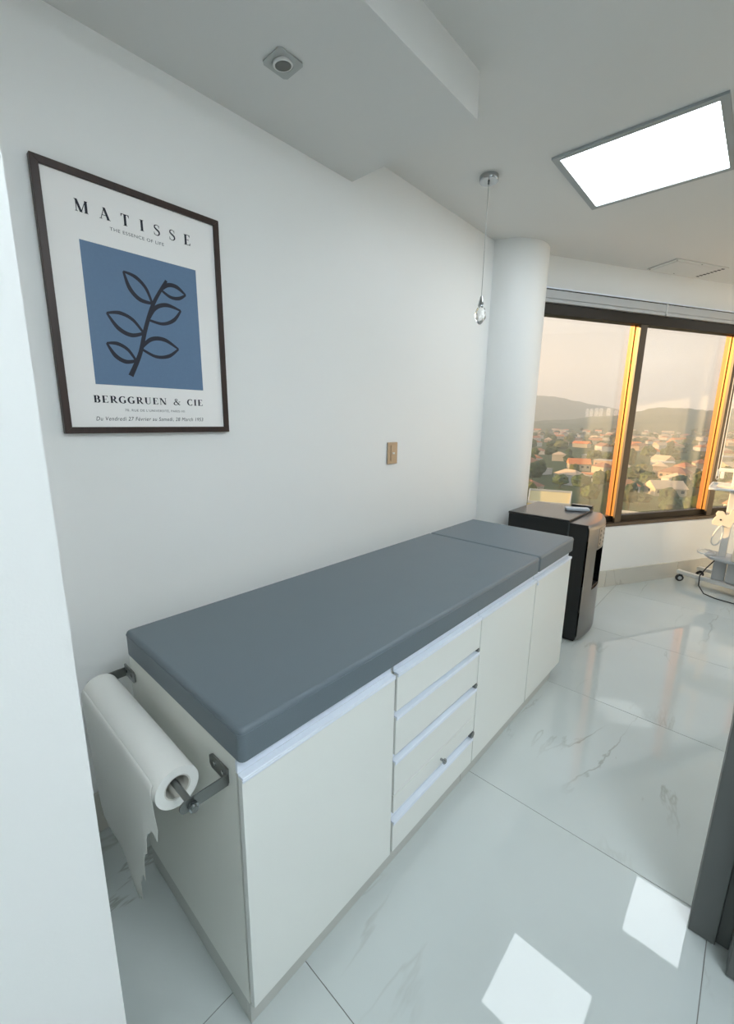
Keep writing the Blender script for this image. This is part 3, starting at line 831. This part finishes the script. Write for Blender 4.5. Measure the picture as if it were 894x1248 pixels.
# side cheeks and top of the front housing
hp = [(0.442, ys[0])] + [(fx(y), y) for y in ys] + [(0.442, ys[-1])]
nl = 0.53, 0.70
outer_p = [(0.442, ys[0])] + [(fx(y) - 0.012, y) for y in ys] + [(0.442, ys[-1])]
MB().prism([(0.442, ys[0]), (fx(ys[0]) - 0.010, ys[0]), (fx(ys[0]) - 0.010, ys[0] + 0.012), (0.442, ys[0] + 0.012)], 0.016, 0.775).build('side_cheek', M['black'], wd, bevel=0.002)
MB().prism([(0.442, ys[-1] - 0.012), (fx(ys[-1]) - 0.010, ys[-1] - 0.012), (fx(ys[-1]) - 0.010, ys[-1]), (0.442, ys[-1])], 0.016, 0.775).build('side_cheek', M['black'], wd, bevel=0.002)
ny0, ny1, nz0, nz1 = 2.535, 2.715, 0.335, 0.600
yy = sorted([y for y in ys if not any(abs(y - q) < 0.008 for q in (ny0, ny1, 2.522))] + [ny0, ny1])
zz = [0.016, 0.335, 0.600, 0.752]
b = MB(); vs = []; fs = []
prof_z = [(0.020, 0.006), (0.030, 0.0), (0.335, 0.0), (0.600, 0.0), (0.740, 0.0), (0.757, -0.004), (0.768, -0.013), (0.774, -0.028), (0.775, -0.14)]
prof_z = [(z, (q if q <= 0 else -q)) for z, q in prof_z]
for (z, dx) in prof_z:
    for y in yy: vs.append((max(0.443, fx(y) + dx), y, z))
n = len(yy)
for i in range(len(prof_z) - 1):
    for k in range(n - 1):
        zc = (prof_z[i][0] + prof_z[i+1][0]) / 2; yc = (yy[k] + yy[k+1]) / 2
        if nz0 < zc < nz1 and ny0 < yc < ny1: continue
        fs.append((i*n + k, i*n + k + 1, (i+1)*n + k + 1, (i+1)*n + k))
b.add(vs, fs)
fr = b.build('front_shell', M['silver'], wd, smooth=50)
# niche behind the opening
b = MB(); dpt = 0.10
ky = [y for y in yy if ny0 <= y <= ny1]
m = len(ky)
vs = [(fx(y) - 0.0003, y, nz0) for y in ky] + [(fx(y) - 0.0003, y, nz1) for y in ky] + [(fx(y) - dpt, y, nz0) for y in ky] + [(fx(y) - dpt, y, nz1) for y in ky]
fs = []
for k in range(m - 1):
    fs += [(k, k+1, 2*m + k+1, 2*m + k), (m + k, m + k+1, 3*m + k+1, 3*m + k), (2*m + k, 2*m + k+1, 3*m + k+1, 3*m + k)]
fs += [(0, m, 3*m, 2*m), (m-1, 2*m-1, 4*m-1, 3*m-1)]
ni = b.add(vs, fs).build('niche', M['black_gloss'], fr)
for yq in (2.59, 2.66):
    MB().lathe([(0.011, 0.598), (0.011, 0.572), (0.006, 0.560)], (fx(yq) - 0.045, yq, 0), 14).build('spout', M['chrome'], ni, smooth=40)
rbox(fx(2.55) - 0.095, fx(2.625) - 0.012, ny0 + 0.01, ny1 - 0.01, nz0 + 0.001, nz0 + 0.010).build('drip_tray', M['black'], ni)
# control plate with buttons
b = MB(); cy = [2.548 + 0.154 * k / 8 for k in range(9)]
vs = [(fx(y) + 0.0015, y, z) for z in (0.612, 0.742) for y in cy] + [(fx(y) - 0.002, y, z) for z in (0.612, 0.742) for y in cy]
fs = [(k, k+1, 9+k+1, 9+k) for k in range(8)] + [(k, k+1, 18+k+1, 18+k) for k in range(8)] + [(9+k, 9+k+1, 27+k+1, 27+k) for k in range(8)] + [(0, 9, 27, 18), (8, 17, 35, 26)]
cpn = b.add(vs, fs).build('control_plate', mat('bronze_control_plate', (0.42, 0.34, 0.27), 0.25, 0.7), fr, smooth=40)
for zq in (0.635, 0.660, 0.690, 0.720):
    for yq in (2.585, 2.655):
        MB().lathe([(0.0075, 0.0), (0.0075, 0.0012), (0.006, 0.002)], (fx(yq) + 0.001, yq, zq), 14, rot90).build('button', M['black_gloss'], cpn, smooth=40)
# groove between body and front
rbox(0.437, 0.4418, Y0 + 0.003, Y1 - 0.003, 0.014, 0.776).build('groove_strip', mat('groove_grey', (0.06, 0.075, 0.08), 0.4), wd)

rc = empty('remote_control', (0.375, 2.77, 0.792), R(-60)); tag(rc, 'small light grey remote control lying on the black dispenser', 'remote')
def loc_box(parent, name, m, x0, x1, y0, y1, z0, z1, bev):
    Mx = Matrix.Translation(parent.location) @ Matrix.Rotation(parent.rotation_euler.z, 4, 'Z')
    bb = MB().box(x0, x1, y0, y1, z0, z1)
    o = bpy.data.objects.new(name, bb.mesh(name, m, 40)); C.objects.link(o); o.parent = parent
    bv = o.modifiers.new('bevel', 'BEVEL'); bv.width = bev; bv.segments = 2; bv.limit_method = 'ANGLE'
    return o
loc_box(rc, 'case', mat('remote_grey', (0.50, 0.55, 0.62), 0.35), -0.032, 0.032, -0.075, 0.075, 0.0005, 0.020, 0.005)
for k in range(3):
    for j in range(2):
        loc_box(rc, 'button', M['white_pl'], -0.015 + j*0.018, -0.004 + j*0.018, -0.03 + k*0.025, -0.016 + k*0.025, 0.0202, 0.0222, 0.0008)
ec = empty('glasses_case', (0.372, 2.893, 0.7925), R(4)); tag(ec, 'slim black glasses case at the back corner of the dispenser top', 'case')
loc_box(ec, 'lower_shell', M['black'], -0.07, 0.07, -0.022, 0.022, 0.0, 0.012, 0.005)
loc_box(ec, 'lid', M['black_gloss'], -0.07, 0.07, -0.022, 0.022, 0.0122, 0.022, 0.005)

# ------------------------------------------------------------------ equipment cart at the right edge
ct = empty('equipment_cart', (1.15, 4.25, 0)); tag(ct, 'white wheeled equipment cart with tray and post in front of the window', 'cart')
def rail(a, b_, w_, h_, name, m, parent=ct):
    a = Vector(a); b_ = Vector(b_); d = (b_ - a); L = d.length; d.normalize()
    sd = Vector((-d.y, d.x, 0))
    Mx = Matrix(((d.x, sd.x, 0, a.x), (d.y, sd.y, 0, a.y), (d.z, 0, 1, a.z), (0, 0, 0, 1)))
    return MB().box(0, L, -w_/2, w_/2, -h_/2, h_/2, Mx).build(name, m, parent, bevel=0.006)
rail((0.86, 4.262, 0.088), (1.62, 3.94, 0.088), 0.045, 0.032, 'base_rail', M['cart'])
rail((0.985, 4.505, 0.088), (1.72, 4.20, 0.088), 0.045, 0.032, 'base_rail', M['cart'])
rail((1.155, 4.155, 0.089), (1.255, 4.385, 0.089), 0.075, 0.038, 'cross_rail', M['cart'])
def caster(x, y):
    f = MB().box(x - 0.014, x + 0.014, y - 0.018, y + 0.018, 0.052, 0.0715).build('caster', M['black'], ct, bevel=0.003)
    ax = Matrix.Rotation(R(90), 4, 'X') 
    axr = Matrix.Rotation(R(25), 4, 'Z') @ ax
    MB().lathe([(0.017, -0.011), (0.029, -0.010), (0.032, -0.005), (0.032, 0.005), (0.029, 0.010), (0.017, 0.011)], (x - 0.008, y, 0.0325), 24, axr).build('wheel', M['rubber'], f, smooth=40)
    MB().lathe([(0.016, -0.012), (0.016, 0.012)], (x - 0.008, y, 0.0325), 18, axr).build('hub', M['cart_grey'], f, smooth=40)
for x, y in ((0.89, 4.25), (1.58, 3.957), (1.015, 4.492), (1.69, 4.212)): caster(x, y)
MB().box(1.118, 1.170, 4.166, 4.206, 0.106, 1.36).build('post', M['cart'], ct, bevel=0.006)
MB().box(1.100, 1.188, 4.150, 4.222, 0.106, 0.27).build('post_sleeve', M['cart_grey'], ct, bevel=0.006)
MB().box(0.985, 1.48, 4.06, 4.40, 0.868, 0.884).build('tray', M['white_pl'], ct, bevel=0.004)
bpy.data.objects[ct.children[-1].name]
tr = ct.children[-1]
MB().box(0.985, 0.995, 4.06, 4.40, 0.8842, 0.902).box(0.995, 1.48, 4.39, 4.40, 0.8842, 0.902).build('rim', M['white_pl'], tr)
MB().box(1.03, 1.16, 4.12, 4.34, 0.8845, 0.900).build('clip_board', M['cart_beige'], tr, bevel=0.002)
# hook plate with two notches
hk = [(1.045, 0.575), (1.165, 0.560), (1.185, 0.63), (1.18, 0.705), (1.150, 0.712), (1.142, 0.672), (1.122, 0.664), (1.112, 0.683), (1.098, 0.692), (1.066, 0.690), (1.056, 0.668), (1.064, 0.648), (1.052, 0.632), (1.040, 0.600)]
n = len(hk)
hp_ = MB().add([(x, 4.135, z) for x, z in hk] + [(x, 4.160, z) for x, z in hk], [tuple(range(n)), tuple(range(2*n - 1, n - 1, -1))] + [(i, (i+1) % n, n + (i+1) % n, n + i) for i in range(n)]).build('hook_plate', M['cart_beige'], ct, bevel=0.003)
MB().lathe([(0.007, 0), (0.007, 0.003)], (1.095, 4.135, 0.622), 14, Matrix.Rotation(R(90), 4, 'X')).build('bolt', M['rubber'], hp_)
# lower shelf and device box
MB().prism([(1.025, 4.20), (1.075, 4.08), (1.40, 3.96), (1.40, 4.30), (1.06, 4.33)], 0.288, 0.312).build('lower_shelf', M['cart_grey'], ct, bevel=0.006)
MB().prism([(1.185, 4.10), (1.46, 3.985), (1.57, 4.25), (1.295, 4.365)], 0.1065, 0.2875).build('device_box', M['cart_grey'], ct, bevel=0.02)
MB().box(1.21, 1.44, 4.02, 4.20, 0.3125, 0.40).build('upper_device', M['cart_beige'], ct, bevel=0.012)
# cables
def loop(cx, cz, rx, rz, y, r_, m, tiltv=0.0):
    pts = []
    for k in range(33):
        a = 2 * math.pi * k / 32
        u = math.sin(a); v = math.cos(a)
        pts.append((cx + rx * u * (0.55 + 0.45 * (-v + 1) / 2) + tiltv * v * rz, y + 0.01 * math.sin(2 * a), cz + rz * v))
    MB().tube(pts, r_, 8, cap=False).build('cable_loop', m, ct, smooth=60)
loop(1.095, 0.49, 0.036, 0.085, 4.128, 0.0055, M['white_pl'], 0.16)
MB().tube([(1.04 + 0.06 * math.cos(2*math.pi*k/24), 4.19 + 0.09 * math.sin(2*math.pi*k/24), 0.322 + 0.004 * math.sin(3*k)) for k in range(25)], 0.0055, 8, cap=False).build('cable_loop', M['white_pl'], ct, smooth=60)
MB().tube([(1.11, 4.12, 0.285), (1.06, 4.10, 0.20), (1.03, 4.09, 0.13), (1.035, 4.07, 0.05), (1.08, 4.02, 0.006), (1.16, 3.96, 0.005), (1.30, 3.93, 0.005), (1.46, 3.90, 0.005), (1.7, 3.93, 0.005)], 0.0045, 8).build('power_cable', M['rubber'], ct, smooth=60)
MB().box(1.02, 1.40, 4.235, 4.255, 1.005, 1.035).build('cross_arm', M['white_pl'], ct, bevel=0.004)
MB().box(1.035, 1.06, 4.22, 4.25, 0.95, 1.0045).build('arm_clip', M['white_pl'], ct, bevel=0.003)
MB().box(1.118, 1.17, 4.2062, 4.2345, 1.005, 1.035).build('arm_clamp', M['white_pl'], ct, bevel=0.003)

# ------------------------------------------------------------------ outside: hazy valley town below the window
GZ = -30.0
rnd = random.Random(11)
def nz(x, y, s_): return noise.noise(Vector((x * s_, y * s_, 3.7)))
def lerp_tab(tab, a):
    if a <= tab[0][0]: return tab[0][1]
    for (a0, v0), (a1, v1) in zip(tab, tab[1:]):
        if a <= a1: return v0 + (v1 - v0) * (a - a0) / (a1 - a0)
    return tab[-1][1]
FAR = [(-80, 1.8), (-50, 2.6), (-34, 2.9), (-27, 3.2), (-21.4, 3.05), (-19.1, 2.85), (-16.4, 2.3), (-13.4, 1.7), (-11.5, 1.1), (-9, 0.7), (0, 0.9), (20, 1.6), (45, 2.0), (70, 1.4)]
NEAR = [(-80, 0.2), (-40, 0.3), (-24, 0.1), (-17, 0.25), (-14, 0.75), (-11.5, 1.15), (-9.1, 1.62), (-7, 1.62), (-4.8, 1.38), (-2.6, 1.5), (5, 1.3), (15, 0.6), (40, 0.5), (70, 0.3)]
def smooth(a, b_, x):
    t = max(0.0, min(1.0, (x - a) / (b_ - a))); return t * t * (3 - 2 * t)
def ground_z(az, r_):
    x, y = r_ * math.sin(R(az)), r_ * math.cos(R(az))
    z = GZ + 1.6 * nz(x, y, 0.006) * smooth(120, 300, r_)
    e1 = math.tan(R(lerp_tab(NEAR, az))) * 2100 - GZ
    e2 = math.tan(R(lerp_tab(FAR, az))) * 3800 - GZ
    h1 = e1 * smooth(1150, 2100, r_) * (1 - 0.75 * smooth(2150, 2900, r_))
    h2 = e2 * smooth(2500, 3800, r_) * (1 - 0.4 * smooth(3850, 4800, r_))
    rough = 10 * nz(x, y, 0.004) + 8 * nz(x, y, 0.013) + 6 * nz(x, y, 0.04)
    return z + max(h1, h2) + rough * smooth(1200, 1900, r_) * (0.8 if abs(r_ - 2100) < 120 or abs(r_ - 3800) < 200 else 1)
azs = [-78 + 0.25 * k for k in range(601)]
rs = [40, 80, 120, 180, 260, 360, 480, 620, 780, 950, 1120] + [1200 + 60 * k for k in range(1, 22)] + [2600 + 120 * k for k in range(0, 20)]
vs = []; fs = []
for r_ in rs:
    for a in azs:
        vs.append((r_ * math.sin(R(a)), r_ * math.cos(R(a)), ground_z(a, r_)))
n = len(azs)
for i in range(len(rs) - 1):
    for k in range(n - 1):
        fs.append((i*n + k, i*n + k + 1, (i+1)*n + k + 1, (i+1)*n + k))
def terrain_mat():
    m = mat('valley_ground', (0.1, 0.12, 0.05), 0.95, spec=0.05)
    nn = m.node_tree.nodes; l = m.node_tree.links; b = nn['Principled BSDF']
    geo = nn.new('ShaderNodeNewGeometry')
    t = nn.new('ShaderNodeTexNoise'); t.inputs['Scale'].default_value = 0.012; t.inputs['Detail'].default_value = 8; t.inputs['Roughness'].default_value = 0.6
    t2 = nn.new('ShaderNodeTexNoise'); t2.inputs['Scale'].default_value = 0.0028; t2.inputs['Detail'].default_value = 3
    l.new(geo.outputs['Position'], t.inputs['Vector']); l.new(geo.outputs['Position'], t2.inputs['Vector'])
    r1 = nn.new('ShaderNodeValToRGB')
    r1.color_ramp.elements[0].position = 0.34; r1.color_ramp.elements[0].color = (0.022, 0.045, 0.020, 1)
    r1.color_ramp.elements[1].position = 0.70; r1.color_ramp.elements[1].color = (0.15, 0.14, 0.065, 1)
    e = r1.color_ramp.elements.new(0.50); e.color = (0.07, 0.10, 0.035, 1)
    l.new(t.outputs['Fac'], r1.inputs[0])
    r2 = nn.new('ShaderNodeValToRGB')
    r2.color_ramp.elements[0].position = 0.50; r2.color_ramp.elements[0].color = (0.030, 0.065, 0.038, 1)
    r2.color_ramp.elements[1].position = 0.72; r2.color_ramp.elements[1].color = (0.20, 0.16, 0.07, 1)
    l.new(t2.outputs['Fac'], r2.inputs[0])
    mx = nn.new('ShaderNodeMix'); mx.data_type = 'RGBA'; mx.inputs[0].default_value = 0.5
    l.new(r1.outputs[0], mx.inputs[6]); l.new(r2.outputs[0], mx.inputs[7]); l.new(mx.outputs[2], b.inputs['Base Color'])
    return m
gr = MB().add(vs, fs).build('ground', terrain_mat(), loc=(0, 0, GZ), smooth=80); tag(gr, kind='structure')

WALLS = [mat('render_white', (0.52, 0.51, 0.48), 0.8), mat('render_cream', (0.44, 0.38, 0.28), 0.8), mat('render_peach', (0.44, 0.31, 0.22), 0.8), mat('render_grey', (0.45, 0.44, 0.42), 0.8)]
ROOFS = [mat('roof_terracotta', (0.42, 0.17, 0.08), 0.85), mat('roof_brown', (0.26, 0.12, 0.07), 0.85), mat('roof_sand', (0.55, 0.40, 0.26), 0.85), mat('roof_grey', (0.38, 0.37, 0.36), 0.8), mat('roof_orange', (0.62, 0.20, 0.06), 0.85)]
GLZ = mat('house_window_glass', (0.05, 0.06, 0.07), 0.15)
TREES = [mat('tree_dark', (0.030, 0.055, 0.022), 0.9, vary=0.5, vscale=0.5, spec=0.1), mat('tree_mid', (0.060, 0.090, 0.028), 0.9, vary=0.5, vscale=0.5, spec=0.1), mat('tree_olive', (0.115, 0.120, 0.038), 0.9, vary=0.4, vscale=0.5, spec=0.1)]
BARK = mat('bark', (0.08, 0.055, 0.04), 0.9)

def polar(az, r_): return Vector((r_ * math.sin(R(az)), r_ * math.cos(R(az)), ground_z(az, r_)))

def roof_shape(b, lx, ly, z, hgt, hip, ov=0.5):
    x, y = lx/2 + ov, ly/2 + ov; rg = (lx/2 - (ly/2 if hip else 0)) + (0 if hip else ov)
    rg = max(rg, 0.3)
    b.add([(-x, -y, z), (x, -y, z), (x, y, z), (-x, y, z), (-rg, 0, z + hgt), (rg, 0, z + hgt)], [(0, 1, 5, 4), (2, 3, 4, 5), (1, 2, 5), (3, 0, 4), (0, 3, 2, 1)])

def house_parts(lx, ly, h_, hip, kind):
    bw = MB().box(-lx/2, lx/2, -ly/2, ly/2, -2.5, h_)
    br = MB()
    if kind == 'flat':
        br.box(-lx/2 - .3, lx/2 + .3, -ly/2 - .3, ly/2 + .3, h_, h_ + 0.5)
    else:
        roof_shape(br, lx, ly, h_ + 0.01, 0.32 * ly, hip)
        if not hip: # gable walls
            bw.add([(-lx/2, -ly/2, h_), (-lx/2, ly/2, h_), (-lx/2, 0, h_ + 0.29*ly)], [(0, 1, 2)])
            bw.add([(lx/2, -ly/2, h_), (lx/2, ly/2, h_), (lx/2, 0, h_ + 0.29*ly)], [(0, 1, 2)])
    return bw, br

def house(az, r_, lx, ly, h_, rot, wi, ri_, hip, kind, label, group=None, windows=True):
    p = polar(az, r_)
    o = empty('house', p, rot); tag(o, label, 'house', group)
    bw, br = house_parts(lx, ly, h_, hip, kind)
    me = bw.mesh('walls', WALLS[wi]); a = bpy.data.objects.new('walls', me); C.objects.link(a); a.parent = o
    me = br.mesh('roof', ROOFS[ri_]); a2 = bpy.data.objects.new('roof', me); C.objects.link(a2); a2.parent = o
    if windows:
        wm = MB().box(-0.7, 0.7, -0.06, 0.06, 0, 1.3).mesh('window', GLZ)
        k = max(2, int(lx / 3.2))
        for s_ in (-1, 1):
            for q in range(k):
                c_ = bpy.data.objects.new('window', wm); C.objects.link(c_); c_.parent = o
                c_.location = (-lx/2 + lx * (q + 0.5) / k, s_ * (ly/2 + 0.02), h_ * 0.42)
        for s_ in (-1, 1):
            c_ = bpy.data.objects.new('window', wm); C.objects.link(c_); c_.parent = o
            c_.location = (s_ * (lx/2 + 0.02), 0, h_ * 0.42); c_.rotation_euler = (0, 0, R(90))
    return o

def el_r(el): return (1.39 - GZ) / math.tan(R(-el))
occupied = []
def free(az, r_, gap):
    p = polar(az, r_)
    for q, g in occupied:
        if (p.xy - q).length < gap + g: return False
    occupied.append((p.xy.copy(), gap)); return True

# the ones that can be told apart
def named(az, el, *a, **k):
    r_ = el_r(el); free(az, r_, 10); return house(az, r_, *a, **k)
named(-6.95, -7.6, 13, 10, 3.4, R(35), 1, 2, False, 'gable', 'cream house with a large pale gable roof, nearest beyond the right pane')
named(-6.3, -5.9, 14, 10, 4.0, R(-15), 2, 1, True, 'hip', 'house with a broad brown hipped roof behind the pale gabled house')
named(-15.9, -5.5, 13, 11, 4.2, R(25), 1, 4, False, 'gable', 'peach house with an orange gable roof in the middle of the left pane')
named(-14.2, -6.6, 12, 8, 3.6, R(10), 0, 4, False, 'flat', 'white building with a bright orange-red flat roof low in the left pane')
named(-10.6, -2.9, 22, 12, 5, R(5), 0, 4, True, 'hip', 'long building with a bright orange roof at the left of the right pane', windows=False)
named(-13.2, -5.2, 12, 8, 5.5, R(-8), 2, 3, False, 'flat', 'two-storey peach house with a grey flat roof left of the middle mullion')
named(-10.75, -7.6, 11, 8, 3.4, R(20), 0, 0, True, 'hip', 'small white house with a terracotta roof just right of the middle mullion')
# two flat-roofed neighbours close below
def neighbour(az0, az1, r0, r1, ztop, label):
    pts = [(r0 * math.sin(R(az0)), r0 * math.cos(R(az0))), (r0 * math.sin(R(az1)), r0 * math.cos(R(az1))), (r1 * math.sin(R(az1)), r1 * math.cos(R(az1))), (r1 * math.sin(R(az0)), r1 * math.cos(R(az0)))]
    cx = sum(p[0] for p in pts) / 4; cy = sum(p[1] for p in pts) / 4
    o = empty('flat_roofed_building', (cx, cy, GZ)); tag(o, label, 'building')
    yl = bpy.data.materials.get('roof_yellow') or mat('roof_yellow', (0.60, 0.48, 0.22), 0.8)
    MB().prism(pts, GZ - 3, ztop - 0.9).build('walls', yl, o)
    MB().prism(pts, ztop - 0.89, ztop - 0.6).build('roof_slab', yl, o)
    for i in range(4):
        a = Vector(pts[i]); b_ = Vector(pts[(i+1) % 4]); d = (b_ - a).normalized(); nn = Vector((-d.y, d.x)) * 0.25
        if i % 2 == 0: a = a + d * 0.26; b_ = b_ - d * 0.26
        MB().prism([tuple(a), tuple(b_), tuple(b_ + nn), tuple(a + nn)], ztop - 0.59, ztop).build('parapet', WALLS[0], o)
    p = Vector((cx, cy)); occupied.append((p, 16))
neighbour(-20.9, -16.0, 119, 142, -19.0, 'flat pale yellow rooftop close below the left window pane')
neighbour(-11.4, -7.4, 104, 119, -19.3, 'flat pale yellow rooftop at the bottom of the right window pane')

# white towers at the foot of the far hill
TOWER = mat('tower_white', (0.92, 0.90, 0.86), 0.7)
for k, (az, hh, ww_) in enumerate(((-15.8, 44, 10), (-15.4, 44, 10), (-14.85, 46, 12), (-14.4, 46, 12), (-13.65, 46, 13), (-12.9, 40, 12))):
    r_ = 2260; p = polar(az, r_); hh = 66 + (hh - 44) * 1.5 - p.z; ww_ *= 1.3
    o = empty('tower_block', p, R(-az)); tag(o, 'white tower block standing in a row at the foot of the hill', 'tower', 'white tower blocks below the hill')
    gzv = ground_z(az, r_)
    for nm, bb, mm in (('shaft', MB().box(-ww_/2, ww_/2, -6, 6, -5, hh - 8), TOWER), ('crown', MB().box(-ww_/2 + 1.5, ww_/2 - 1.5, -4.5, 4.5, hh - 8, hh - 3), TOWER)):
        a = bpy.data.objects.new(nm, bb.mesh(nm, mm)); C.objects.link(a); a.parent = o

# trees: a few crown meshes shared by all
crowns = []
for k in range(4):
    bm = bmesh.new(); bmesh.ops.create_icosphere(bm, subdivisions=3, radius=1.0)
    for v in bm.verts:
        f = 1 + 0.30 * noise.noise(v.co * 2.1 + Vector((k * 7, 0, 0))) + 0.22 * noise.noise(v.co * 5.0 + Vector((0, k * 5, 0)))
        v.co = Vector((v.co.x * f, v.co.y * f, max(-0.55, v.co.z * 0.85 * f)))
    me = bpy.data.meshes.new('crown'); bm.to_mesh(me); bm.free(); me.materials.append(TREES[k % 3]); crowns.append(me)
trunk_me = MB().tube([(0, 0, -0.5), (0.02, 0, 0.6), (0, 0.03, 1.0)], [0.10, 0.07, 0.05], 7).mesh('trunk', BARK, 40)
TL = ['dark green tree between the houses of the hazy town', 'mid green tree between the houses of the hazy town', 'olive green tree between the houses of the hazy town']
def tree(az, r_, sc, hh, k, label, group, parts=True):
    p = polar(az, r_); p.z -= 0.2
    if parts:
        o = empty('tree', p); tag(o, label, 'tree', group)
        c_ = bpy.data.objects.new('crown', crowns[k]); C.objects.link(c_); c_.parent = o
        c_.scale = (sc, sc * rnd.uniform(0.85, 1.15), hh * 0.5); c_.location = (0, 0, hh * 0.62); c_.rotation_euler = (0, 0, rnd.uniform(0, 6))
        t_ = bpy.data.objects.new('trunk', trunk_me); C.objects.link(t_); t_.parent = o; t_.scale = (sc * 0.6, sc * 0.6, hh * 0.5)
    else:
        o = bpy.data.objects.new('tree', crowns[k]); C.objects.link(o); o.location = p + Vector((0, 0, hh * 0.45)); o.scale = (sc, sc, hh * 0.55)
        o.rotation_euler = (0, 0, rnd.uniform(0, 6)); tag(o, label, 'tree', group)
# row of trees in front of the houses
for az, el, sc, hh in ((-20.9, -7.4, 4.5, 11), (-20.2, -6.6, 4, 10), (-15.3, -8.0, 4.2, 8), (-14.5, -8.3, 4.5, 8.5), (-13.8, -7.9, 4, 8), (-17.6, -7.7, 4, 6.5), (-18.6, -7.9, 3.6, 6), (-16.7, -7.8, 3.6, 6), (-10.9, -8.7, 3.6, 5.5), (-10.0, -8.9, 3.8, 5), (-9.1, -9.0, 3.6, 4.8), (-8.2, -8.9, 3.4, 4.6), (-7.4, -8.8, 3.4, 4.6), (-5.4, -7.4, 3.6, 9), (-9.9, -6.6, 4, 9), (-8.7, -7.0, 3.4, 8)):
    r_ = el_r(el)
    if not free(az, r_, sc * 1.12): continue
    tree(az, r_, sc, hh, rnd.randrange(4), 'leafy green tree in the row close below the window', 'trees close below the window')
# the town: generic houses, nearer ones with walls and roof apart
HG = 'far houses of the town seen through the window'
HL = {0: 'far-off house with a terracotta roof in the hazy town', 1: 'far-off house with a brown roof in the hazy town', 2: 'far-off house with a sand-coloured roof in the hazy town', 3: 'far-off building with a grey roof in the hazy town', 4: 'far-off house with an orange roof in the hazy town'}
cnt = 0; tries = 0
while cnt < 42 and tries < 4000:
    tries += 1
    az = rnd.uniform(-33, 14); r_ = math.sqrt(rnd.uniform(190**2, 420**2))
    if not free(az, r_, 9.5): continue
    ri_ = rnd.choice([0, 0, 1, 1, 2, 3]); hip = rnd.random() < 0.5
    house(az, r_, rnd.uniform(9, 14), rnd.uniform(7, 10), rnd.uniform(3, 5.5), rnd.uniform(0, 3.14), rnd.choice([0, 0, 1, 1, 2]), ri_, hip, 'flat' if ri_ == 3 else 'g', HL[ri_].replace('far-off', 'small'), 'nearer houses of the town below the window', windows=r_ < 260)
    cnt += 1
far_meshes = []
for wi in range(4):
    for ri_ in range(5):
        bw, br = house_parts(11, 8, 4, (wi + ri_) % 2 == 0, 'flat' if ri_ == 3 else 'g')
        mb = MB(); mb.add(bw.v, bw.f); mb.cur = 1; mb.add(br.v, br.f)
        far_meshes.append((mb.mesh('house', [WALLS[wi], ROOFS[ri_]]), ri_))
cnt = 0; tries = 0
while cnt < 210 and tries < 6000:
    tries += 1
    az = rnd.uniform(-34, 14); r_ = math.sqrt(rnd.uniform(420**2, 1380**2))
    if not free(az, r_, 13): continue
    me, ri_ = rnd.choice(far_meshes)
    o = bpy.data.objects.new('house', me); o.location = polar(az, r_); o.rotation_euler = (0, 0, rnd.uniform(0, 3.14))
    s_ = rnd.uniform(0.8, 1.5); o.scale = (s_ * rnd.uniform(0.9, 1.6), s_, s_)
    C.objects.link(o); tag(o, HL[ri_], 'house', HG); cnt += 1

cnt = 0; tries = 0
while cnt < 80 and tries < 5000:
    tries += 1
    az = rnd.uniform(-33, 14); r_ = math.sqrt(rnd.uniform(165**2, 430**2)); sc = rnd.uniform(2.6, 4.8)
    if not free(az, r_, sc * 1.5): continue
    k = rnd.randrange(4); tree(az, r_, sc, rnd.uniform(6, 10), k, TL[k % 3].replace('tree', 'nearer tree'), 'nearer trees of the town'); cnt += 1
cnt = 0; tries = 0
while cnt < 230 and tries < 12000:
    tries += 1
    az = rnd.uniform(-33, 14); r_ = math.sqrt(rnd.uniform(430**2, 1400**2)); sc = rnd.uniform(4, 8)
    if not free(az, r_, sc * 1.4): continue
    k = rnd.randrange(4); tree(az, r_, sc, rnd.uniform(7, 13), k, TL[k % 3], 'far trees of the town', False); cnt += 1

# haze hanging over the valley
hz = MB().box(-5200, 5200, 60, 6000, GZ - 20, 700).build('haze', None, loc=(0, 0, GZ))
hm = bpy.data.materials.new('valley_haze'); hm.use_nodes = True
hn = hm.node_tree.nodes; hn.clear(); ho = hn.new('ShaderNodeOutputMaterial'); hv = hn.new('ShaderNodeVolumeScatter')
hv.inputs['Color'].default_value = (0.88, 0.94, 1.0, 1); hv.inputs['Density'].default_value = HAZE_DENSITY; hv.inputs['Anisotropy'].default_value = 0.2
hm.node_tree.links.new(hv.outputs[0], ho.inputs['Volume'])
hz.data.materials.clear(); hz.data.materials.append(hm)
tag(hz, 'pale warm haze hanging over the valley town and hills', 'haze', kind='stuff')
